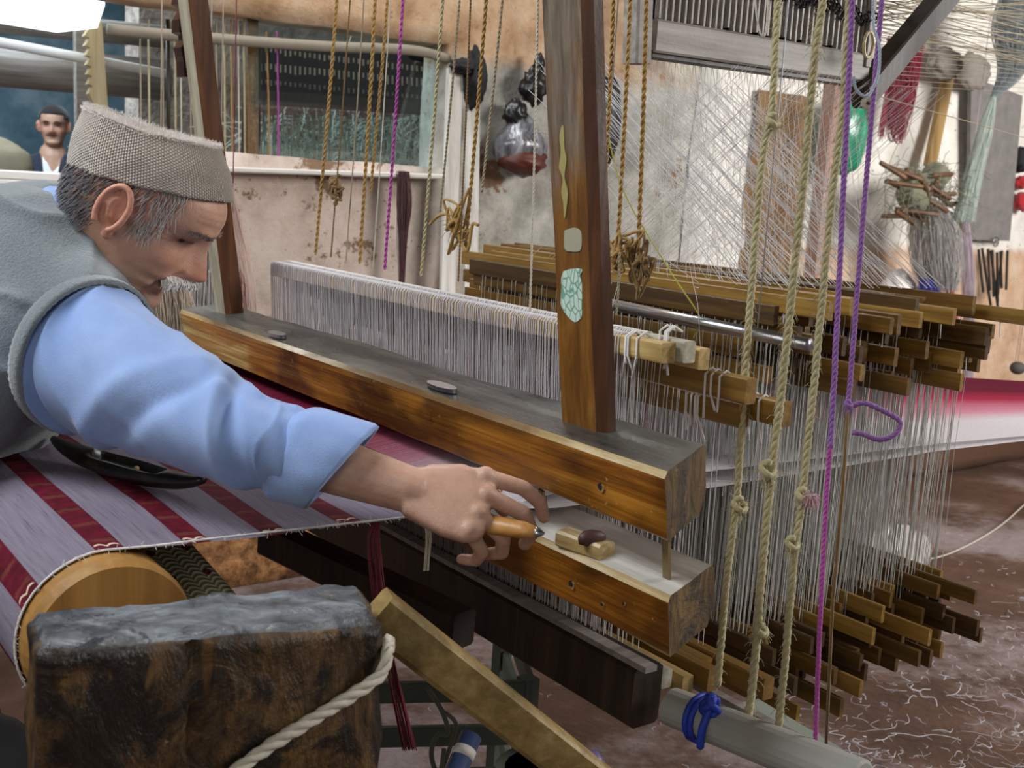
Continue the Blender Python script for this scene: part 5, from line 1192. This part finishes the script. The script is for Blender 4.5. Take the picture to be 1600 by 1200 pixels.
# ------------------------------------------------------------------ the next workroom, seen through the opening
t = NT('blue_wall'); n_ = t.noise(t.co(), 2.2, 5, .65); M['bluewall'] = t.out(t.ramp(n_, [(.3, '#35505f'), (.5, '#5a7684'), (.7, '#8aa0a8')]), .9, n_, .5, .03)
gridwall('wall_far', -3.0, 8.0, 0, 3.4, 8.6, [], M['bluewall'], .2, .2, .03, 5)
t = NT('stone_side'); n_ = t.noise(t.co(), 9, 5, .7); M['stonewall'] = t.out(t.ramp(n_, [(.3, '#6d625a'), (.5, '#8f857c'), (.7, '#b0a79d')]), .9, n_, .7, .04)
mb = MB(); mb.box((2.85, 5.6, 1.3), (2.1, .2, 2.6)); struct(mb, 'wall_inner', M['stonewall'])
M['canopy'] = plain('white_sheet', '#eef0f0', .8, 0, .05)
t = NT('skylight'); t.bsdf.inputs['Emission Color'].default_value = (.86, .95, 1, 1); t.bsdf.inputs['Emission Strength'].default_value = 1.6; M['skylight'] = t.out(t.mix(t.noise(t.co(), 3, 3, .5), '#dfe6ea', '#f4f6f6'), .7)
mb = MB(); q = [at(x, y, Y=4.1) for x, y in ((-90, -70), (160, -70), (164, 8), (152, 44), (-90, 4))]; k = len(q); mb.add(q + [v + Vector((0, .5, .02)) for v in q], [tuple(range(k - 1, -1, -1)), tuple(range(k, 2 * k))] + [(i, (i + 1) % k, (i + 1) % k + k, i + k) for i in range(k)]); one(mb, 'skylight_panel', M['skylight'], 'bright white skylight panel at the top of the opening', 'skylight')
mb = MB(); mb.tube([at(-60, 55, Y=4.4), at(262, 116, Y=4.4)], .018, 12); one(mb, 'white_pipe', M['canopy'], 'long white pipe slanting across the next room', 'pipe')
for (y, ww, lab) in ((36, .05, 'pale weathered roof pole high in the next room'), (104, .09, 'thick weathered roof pole above the dark-haired man')):
    mb = MB(); mb.tube([at(-80, y - 10, Y=5.2), at(260, y + 22, Y=5.2)], ww, 10); one(mb, 'roof_pole', M['greywood'], lab, 'pole')
M['paleboard'] = wood('pale_rack', '#b09a70', '#d0bd94', '#e6d8b8', 'Z', 30, .6, 4, .3)
mb = MB(); q = [(134, 30)]
for i in range(7): q += [(134 + i * .7, 50 + i * 15), (141 + i * .7, 53 + i * 15)] if False else [(140 + i * .8, 44 + i * 15), (132 + i * 1.2, 56 + i * 15)]
q += [(146, 160), (160, 176), (170, 182), (160, 44), (156, 26)]; q = [at(x, y, Y=4.3) for x, y in q]; k = len(q)
mb.add(q + [v + Vector((0, .04, 0)) for v in q], [tuple(range(k - 1, -1, -1)), tuple(range(k, 2 * k))] + [(i, (i + 1) % k, (i + 1) % k + k, i + k) for i in range(k)]); one(mb, 'notched_board', M['paleboard'], 'pale notched rack board standing in the next room', 'rack')
mb = MB(); mb.bar(at(127, 30, Y=4.6), at(133, 260, Y=4.6) - Vector((0, 0, 1.27)), .05, .04, up=(0, 1, 0)); one(mb, 'rack_post', M['greywood'], 'grey post beside the pale notched board', 'post')
# comb and threads of the other loom
oc = thing('far_comb', 'dark comb board with rows of pale slits in the next room', 'comb board', at(545, 170, Y=4.0))
q = [at(x, y, Y=4.0) for x, y in ((392, 60), (700, 86), (700, 178), (392, 160))]; mb = MB(); mb.add(q + [v + Vector((0, .04, 0)) for v in q], [(3, 2, 1, 0), (4, 5, 6, 7)] + [(i, (i + 1) % 4, (i + 1) % 4 + 4, i + 4) for i in range(4)]); mb.build('board', M['hole'], oc)
mb = MB(); pe = at(395, 60, Y=3.98); mb.bar(pe, (pe.x, pe.y, 0), .05, .05, up=(0, 1, 0)); mb.build('end_post', M['darkwood'], oc)
mb = MB(); mb.bar(at(400, 152, Y=3.97), at(700, 172, Y=3.97), .03, .05); mb.build('lower_rail', M['darkwood'], oc)
for row, (y0, hh) in enumerate(((74, 9), (98, 13), (124, 8))):
    mb = MB()
    for i in range(36):
        x = 408 + i * 7.6; y = y0 + i * (.75 if row else .9); mb.bar(at(x, y, Y=3.985), at(x, y + hh * (.6 + .5 * random.random()), Y=3.985), .006, .004, up=(0, 1, 0))
    tag(mb.build('slits', M['white_paint'] if row < 2 else M['greywood'], oc), kind='stuff')
mb = MB()
for i in range(170):
    x = rt.uniform(395, 690); y = 170 + (x - 400) * .03; thread(mb, at(x, y, Y=4.0), at(x + rt.gauss(0, 6), 300, Y=4.0 + rt.uniform(-.1, .2)), rt.choice((.0012, .0018)))
tag(mb.build('hanging_threads', M['thread_green'], oc), kind='stuff')
mb = MB(); ra_ = [(at(x, 208 + 14 * math.sin(x * .02), Y=4.5), .10) for x in (380, 440, 500, 560, 640, 700)]
for i in range(420):
    c = at(rt.uniform(385, 690), rt.uniform(185, 268), Y=rt.uniform(4.3, 4.7)); pts = [c]; d = Vector((rt.gauss(0, 1), 0, rt.gauss(-.5, 1))) * .03
    for k in range(4): d += Vector((rt.gauss(0, 1), 0, rt.gauss(0, 1))) * .015; pts.append(pts[-1] + d)
    mb.tube(bez(pts, 3), .002, 3, 0, False)
tag(mb.build('thread_waste', M['mint'], oc), kind='stuff')
for (x, mk, r) in ((219, 'tan_cord', .002), (232, 'straw', .003), (254, 'tan_cord', .002), (262, 'darkwood', .006), (273, 'straw', .003), (282, 'thread_cream', .002), (297, 'tan_cord', .002), (338, 'tan_cord', .0025), (350, 'straw', .003), (361, 'gold', .003), (372, 'thread_cream', .002), (381, 'straw', .003)):
    mb = MB(); mb.tube([at(x, 30, Y=WY + .09), at(x + 2, 275, Y=WY + .09)], r, 6); tn = {'tan_cord': 'thin tan', 'straw': 'straw-coloured', 'darkwood': 'thick dark', 'thread_cream': 'cream', 'gold': 'golden'}[mk]; one(mb, 'taut_string', M[mk], tn + ' taut string hanging in the opening beside the far upright', 'string', tn + ' taut strings in the opening')
mb = MB(); mb.bar(at(392, 30, Y=WY + .10), at(393, 280, Y=WY + .10), .035, .03, up=(0, 1, 0)); one(mb, 'brown_lath', M['stick'], 'upright brown lath standing in the opening at the end of the dark comb', 'lath')
t = NT('old_glass'); g = t.n.new('ShaderNodeBsdfGlossy'); g.inputs['Roughness'].default_value = .04; tr = t.n.new('ShaderNodeBsdfTransparent'); tr.inputs[0].default_value = (.86, .93, .92, 1); mx = t.n.new('ShaderNodeMixShader'); mx.inputs[0].default_value = .07
t.l.new(tr.outputs[0], mx.inputs[1]); t.l.new(g.outputs[0], mx.inputs[2]); t.l.new(mx.outputs[0], t.n['Material Output'].inputs['Surface']); M['glass'] = t.m
a = at(398, 170, Y=WY + .06); b = at(696, 170, Y=WY + .06); mb = MB(); mb.box(((a.x + b.x) / 2, WY + .075, 1.55), (b.x - a.x, .004, .44), rot=Matrix.Rotation(math.radians(9), 3, 'X')); struct(mb, 'window_1', M['glass'])
M['paper'] = plain('white_paper', '#e8e6e0', .8, 0, .06)
for i, (x0, x1, y, hh, lab) in enumerate(((-40, 96, 286, .03, 'lower thick white slab lying on the wall ledge'), (-40, 104, 270, .022, 'thin white slab on top of the pile on the wall ledge'))):
    a = at(x0, y, Y=WY + .02); b = at(x1, y - 6, Y=WY + .02); mb = MB(); mb.bar(a, Vector((b.x, b.y, a.z)), .16, hh, bev=.003); one(mb, 'white_slab', M['paper'], lab, 'slab')
M['cushion'] = plain('beige_cushion', '#8f866f', .9, 0, .15); mb = MB(); blob(mb, at(-14, 262, Y=6.3), (.20, .1, .15), .10, 71); one(mb, 'beige_sack', M['cushion'], 'beige sack beside the dark-haired man', 'sack')
# the man standing in the next room
PO = at(84, 196, d=6.7); man = thing('person', 'dark-haired man in a navy jacket and white shirt standing in the next room', 'person', (PO.x, PO.y, 0))
T2, T2i = head_frame(PO, -112, 2, 0, 1.0); hb = MB(); head_mesh(hb, T2, 60, 48); ear(hb, T2, 1); ear(hb, T2, -1)
nk = PO + Vector((0, .02, -.17)); capsule(hb, T2(Vector((-.02, 0, -.06))), nk, .052, .058); capsule(hb, nk, nk + Vector((0, 0, -.4)), .08, .11); tw = Vector((math.sin(math.radians(22)), 0, 0)); lat2 = Vector((math.cos(math.radians(-22)), math.sin(math.radians(-22)), 0))
me = remesh(hb, 'body', .006, 2); paint(me, Vector(), T2i, '#c39a84', .1, None, 0); mesh_obj(me, 'body', M['skin'], man)
M['navy'] = fibre('navy_jacket', '#141c2a', '#26324a', 200); M['whiteshirt'] = fibre('white_shirt', '#d6dbe2', '#f2f4f6', 200); M['blackhair'] = fibre('black_hair', '#0d0c0d', '#26211f')
fd = (T2(Vector((1, 0, 0))) - PO).normalized(); fd.z = 0
jb = MB()
for sd in (-1, 1):
    capsule(jb, nk + lat2 * .07 * sd + Vector((0, 0, -.05)), nk + lat2 * .19 * sd + Vector((0, .02, -.10)), .06, .07); capsule(jb, nk + lat2 * .075 * sd + fd * .03 + Vector((0, 0, -.02)), nk + lat2 * .05 * sd + fd * .09 + Vector((0, 0, -.25)), .035, .035); capsule(jb, nk + lat2 * .21 * sd + Vector((0, .02, -.11)), nk + lat2 * .27 * sd + Vector((0, .02, -.42)), .062, .05); capsule(jb, nk + lat2 * .27 * sd + Vector((0, .02, -.42)), nk + lat2 * .25 * sd + Vector((0, -.06, -.66)), .05, .042)
    capsule(jb, nk + lat2 * .09 * sd + Vector((0, .02, -.17)), nk + lat2 * .08 * sd + Vector((0, .03, -.60)), .115, .11)
mesh_obj(remesh(jb, 'jacket', .012, 5), 'jacket', M['navy'], man)
fd = (T2(Vector((1, 0, 0))) - PO).normalized(); fd.z = 0; mb = MB(); c = nk + fd * .075
q = [c + lat2 * x + Vector((0, 0, z)) + fd * f_ for x, z, f_ in ((-.05, .03, -.03), (.05, .03, -.03), (.045, -.06, .012), (.022, -.22, .050), (0, -.30, .056), (-.022, -.22, .050), (-.045, -.06, .012))]; k = 7
mb.add(q + [v - fd * .03 for v in q], [tuple(range(k)), tuple(range(2 * k - 1, k - 1, -1))] + [(i, i + k, (i + 1) % k + k, (i + 1) % k) for i in range(k)]); mb.build('shirt_front', M['whiteshirt'], man)
tb = MB()
for sd in (-1, 1): capsule(tb, nk + lat2 * .09 * sd + Vector((0, .03, -.66)), Vector((nk.x, nk.y + .03, .10)) + lat2 * .11 * sd, .095, .05)
mesh_obj(remesh(tb, 'trousers', .014, 4), 'trousers', M['trouser'], man)
for sd in (-1, 1):
    mb = MB(); mb.ell(Vector((nk.x, nk.y, .045)) + lat2 * .11 * sd + fd * .05, (.05, .12, .045), None, 12, 8); mb.build('shoe', M['shoe'], man)
mb = MB(); rings = []
hv = MB()
for i in range(13):
    z = .040 + .076 * i / 12; rings.append([T2(head_point(min(z, .1155), 2 * PI * j / 40) * 1.0 + (lambda p: Vector((p.x * .07 + (-.012 if p.x > .06 and z < .062 else 0), p.y * .07, .006 * i / 12)))(head_point(min(z, .1155), 2 * PI * j / 40))) for j in range(40)])
hv.loft(rings)
rings = []
for i in range(11):
    z = -.045 + .08 * i / 10; rings.append([T2((lambda p: Vector((p.x * 1.06 if p.x < -.005 else -.005 + (p.x + .005) * .10, p.y * 1.05, p.z)))(head_point(z, 2 * PI * j / 40))) for j in range(40)])
hv.loft(rings); hv.build('hair', M['blackhair'], man)
mb = MB()
for sd in (-1, 1): p = head_point(.021, math.asin(.03 / .074)); mb.tube([T2(Vector((p.x + .006, sd * .015, .018))), T2(Vector((p.x + .005, sd * .03, .023))), T2(Vector((p.x - .006, sd * .048, .018)))], .0035, 6)
mb.build('eyebrows', M['blackhair'], man)
mb = MB()
for sd in (-1, 1): p = head_point(.0, math.asin(.033 / .074)); mb = MB(); mb.ell(T2(Vector((p.x - .002, sd * .033, 0))), (.006, .006, .005), None, 10, 6); mb.build('eye', M['eye'], man)

# ------------------------------------------------------------------ under and in front of the loom
def band_material():
    t = NT('brocade_band'); u, v, _ = t.sep(t.tc.outputs['UV'])
    w1 = t.math('SINE', t.math('ADD', t.math('MULTIPLY', u, 900), t.math('MULTIPLY', t.math('ABSOLUTE', t.math('SINE', t.math('MULTIPLY', v, 190))), 5))); col = t.mix(t.mapr(w1, -.1, .5), '#a9ac78', '#f6f4dc')
    d = t.math('ADD', t.math('POWER', t.math('SINE', t.math('MULTIPLY', u, 75)), 8), t.math('POWER', t.math('SINE', t.math('MULTIPLY', v, 75)), 8)); col = t.mix(t.mapr(d, 1.45, 1.6), col, '#8a1c38'); return t.out(col, .6, w1, .5, .003)
a = at(240, 838, Y=1.30); b = at(318, 928, Y=1.22); dr = (b - a).normalized(); sd = Vector((1, .0, .02)); pts = [a - dr * .08, a, a.lerp(b, .5), b, b + dr * .12]; mb = MB(); uv3 = []
s_ = 0
for i, p in enumerate(pts):
    if i: s_ += (p - pts[i - 1]).length
    for k in range(7): v = (k / 6 - .5) * .062; mb.v.append(p + sd * v + Vector((0, -.010 * math.cos(v * 40), 0))); uv3.append((s_, v))
mb.f = [(i * 7 + k, i * 7 + k + 1, (i + 1) * 7 + k + 1, (i + 1) * 7 + k) for i in range(4) for k in range(6)]; mb.mi = [0] * 24; mb.sm = [True] * 24
o = mb.build('brocade_band', band_material()); tag(o, 'patterned green-white brocade band with red dots hanging under the cloth', 'band'); ul = o.data.uv_layers.new(name='UVMap')
for lp in o.data.loops: ul.data[lp.index].uv = uv3[lp.vertex_index]
o.modifiers.new('s', 'SOLIDIFY').thickness = .003
hank('red_threads', M['crimson'], [(at(588, 816, Y=1.14), .006), (at(584, 850, Y=1.15), .010), (at(592, 930, Y=1.16), .010), (at(604, 1010, Y=1.16), .007), (at(640, 1170, Y=1.17), .010)], 28, 'crimson loose threads hanging off the cloth edge to the floor', 'threads', 1.0, .0008)
hank('white_threads', M['thread_cream'], [(at(666, 806, Y=1.11), .003), (at(670, 840, Y=1.11), .004), (at(667, 870, Y=1.12), .003), (at(666, 892, Y=1.12), .004)], 8, 'few pale threads dangling under the hand', 'threads', 1.0, .0007)
hang('white_rope', M['white_rope'], [at(607, 1000, Y=.90), at(606, 1018, Y=.852), at(596, 1052, Y=.843), at(560, 1080, Y=.842), at(500, 1117, Y=.842), at(430, 1160, Y=.842), at(370, 1203, Y=.842), at(300, 1260, Y=.84)], .0062, 'thick white rope wound across the front of the dark post', strands=3, pitch=.05)
# grey-green crate
M['crate'] = plain('grey_green_slat', '#5e685c', .7, 0, .2); cr = thing('slatted_crate', 'grey-green slatted crate on the floor under the loom', 'crate', (1.15, 2.35, 0))
cc = at(640, 1110, d=2.15)
for i in range(4):
    z = cc.z + .07 - i * .085; mb = MB(); mb.bar((cc.x - .26, cc.y + .05, z), (cc.x + .16, cc.y - .16, z), .014, .038, bev=.002); mb.build('slat', M['crate'], cr)
    mb = MB(); mb.bar((cc.x + .16, cc.y - .16, z), (cc.x + .32, cc.y + .14, z), .014, .038, bev=.002); mb.build('slat', M['crate'], cr)
for (dx, dy) in ((-.26, .05), (.16, -.16), (.32, .14)):
    mb = MB(); mb.bar((cc.x + dx, cc.y + dy + .012, 0), (cc.x + dx, cc.y + dy + .012, cc.z + .09), .03, .03, up=(0, 1, 0)); mb.build('corner_post', M['crate'], cr)
M['bluepipe'] = plain('blue_plastic', '#3d4f78', .4, 0, .2); pp = thing('blue_pipe', 'short blue plastic pipe end standing under the brace', 'pipe', (.9, .95, 0)); a = at(736, 1150, d=1.45); b = at(700, 1235, d=1.4)
mb = MB(); mb.tube([a, a + (b - a) * 3.0], .014, 16); mb.build('pipe', M['bluepipe'], pp); mb = MB(); mb.tube([a + (b - a) * .25, a + (b - a) * .42], .0146, 16); mb.build('worn_band', M['white_paint'], pp)
WLOC[pp.name] = WLOC[pp.name]
M['twine'] = fibre('green_twine', '#565b4c', '#868b78'); mb = MB()
mb.tube(bez([at(668, 1075, d=1.6), at(690, 1110, d=1.58), at(700, 1145, d=1.57), at(682, 1150, d=1.56), at(674, 1180, d=1.56), at(686, 1215, d=1.55), at(694, 1170, d=1.55)], 6), .0034, 6); mb.tube(bez([at(690, 1110, d=1.58), at(712, 1130, d=1.6), at(704, 1165, d=1.58), at(690, 1205, d=1.57)], 6), .003, 6); one(mb, 'green_twine', M['twine'], 'grey-green twine knotted in loops under the brace', 'twine')
M['purplecap'] = plain('purple_plastic', '#6b5f92', .4, 0, .15); M['bottle'] = plain('pale_plastic', '#b7b2bf', .4); bt = thing('bottle', 'bottle with a pointed purple cap standing under the brace', 'bottle', at(928, 1215, d=1.3)); c = at(928, 1176, d=1.3)
mb = MB(); mb.tube([c, c - Vector((0, 0, .012)), c - Vector((0, 0, .035)), c - Vector((0, 0, .04))], [.006, .014, .017, .017], 16); mb.build('cap', M['purplecap'], bt); mb = MB(); mb.tube([c - Vector((0, 0, .04)), c - Vector((0, 0, .06)), c - Vector((0, 0, .08)), c - Vector((0, 0, c.z - .003))], [.014, .016, .034, .034], 18); mb.build('body', M['bottle'], bt)
M['greybin'] = plain('grey_plastic', '#6f7468', .55, 0, .2); c = at(850, 1200, d=1.45); mb = MB(); mb.tube([(c.x, c.y, 0), (c.x, c.y, c.z - .01), (c.x, c.y, c.z), (c.x, c.y, c.z), (c.x, c.y, c.z - .2)], [.05, .06, .062, .05, .045], 20, smooth=False); one(mb, 'grey_bin', M['greybin'], 'round grey plastic bin under the end of the brace', 'bin')
# pale roller with blue tie and pale strips, hanging low on the near side
M['paleroll'] = plain('pale_grey_roll', '#a9a9a1', .6, 0, .12); a = at(1050, 1104, d=1.50); b = at(1345, 1222, d=1.30)
mb = MB(); dr = (b - a).normalized(); mb.tube([a - dr * .002, a, b, b + dr * .002], [.020, .025, .026, .022], 20, smooth=False); one(mb, 'pale_roll', M['paleroll'], 'pale grey roll with a blue rag tied round it below the ropes', 'roll')
for (x0, y0, x1, y1, d0, d1, w_, lab) in ((1075, 1062, 1320, 1195, 1.66, 1.44, .016, 'narrow pale lath lying along the grey roll'), (1170, 1100, 1400, 1240, 1.60, 1.38, .035, 'broad mint-white lath at the foot of the ropes')):
    mb = MB(); mb.bar(at(x0, y0, d=d0), at(x1, y1, d=d1), w_, .010, bev=.001); one(mb, 'pale_lath', M['greywood'] if w_ < .02 else plain('mint_lath', '#aab4a8', .6), lab, 'lath')
M['bluerag'] = plain('blue_rag', '#1f3fb4', .6, 0, .2); mb = MB(); c = a.lerp(b, .19); e1 = dr.orthogonal().normalized(); e2 = dr.cross(e1)
for i in range(2): mb.tube([c + dr * (.008 * i - .008) + (e1 * math.cos(q * PI / 8) + e2 * math.sin(q * PI / 8)) * .0285 for q in range(17)], .004, 6)
knot(mb, at(1110, 1103, d=1.43), .011, .005, 3); mb.tube(bez([at(1110, 1103, d=1.43), at(1120, 1097, d=1.43), at(1118, 1090, d=1.43)], 5), [.005] * 10 + [.002], 6); mb.tube(bez([at(1110, 1105, d=1.43), at(1097, 1140, d=1.425), at(1094, 1170, d=1.43)], 5), [.0055] * 10 + [.003], 6)
one(mb, 'blue_rag', M['bluerag'], 'bright blue rag knotted round the pale grey roll', 'rag')
mb = MB(); c = at(1245, 1172, d=1.41); M['pinktassel'] = fibre('pink_tassel', '#b05fa8', '#d99bd0')
for i in range(70): d = Vector((rt.uniform(-.2, .9), rt.gauss(0, .3), rt.uniform(-1, -.5))).normalized(); mb.tube([c, c + d * .02 + Vector((rt.gauss(0, .002), 0, 0)), c + d * .034], .0007, 3, 0, False)
one(mb, 'pink_tassel', M['pinktassel'], 'small pink yarn tassel on the mint-white lath', 'tassel')
# lint and strings on the earth floor
mb = MB(); rl = random.Random(9)
for i in range(520):
    px = rl.uniform(1180, 1640); py = rl.uniform(905, 1215)
    if rl.random() > .25 + .75 * min(1, max(0, (px - 1230) / 200)) * (1 if py > 960 else .35): continue
    c = at(px, py, Z=.022); a = rl.uniform(0, 2 * PI); L = rl.uniform(.006, .022) * rl.choice((.6, 1, 1.6)); pts = [c]
    for k in range(rl.choice((2, 3, 5))): a += rl.gauss(0, .8); pts.append(pts[-1] + Vector((math.cos(a) * L, math.sin(a) * L, rl.gauss(0, .004))))
    poly(mb, bez(pts, 3), rl.choice((.0005, .0008, .0014)))
for i in range(420):
    c = Vector((rl.uniform(1.2, 4.2), rl.uniform(1.0, 3.0), .02)); a = rl.uniform(0, 6.3); poly(mb, [c, c + Vector((math.cos(a), math.sin(a), 0)) * .012, c + Vector((math.cos(a + .6), math.sin(a + .6), 0)) * .022], .0009)
one(mb, 'floor_lint', fibre('floor_lint', '#a9a4ac', '#d6d2da'), 'white lint and thread ends scattered on the earth floor', 'lint', None, 'stuff')
mb = MB(); mb.tube(bez([at(x, y, Z=.022) for x, y in ((1410, 868), (1440, 874), (1475, 868), (1520, 848), (1565, 820), (1605, 785), (1660, 740))], 8), .003, 5); one(mb, 'floor_string', M['white_rope'], 'pale string curving across the earth floor', 'string')
mb = MB(); c = at(1388, 868, Z=.08); blob(mb, c, (.16, .10, .09), .35, 81, 16); one(mb, 'white_plastic', plain('crumpled_plastic', '#b9b2b0', .35, 0, .2), 'crumpled whitish plastic sheet on the floor behind the hanging threads', 'plastic sheet')
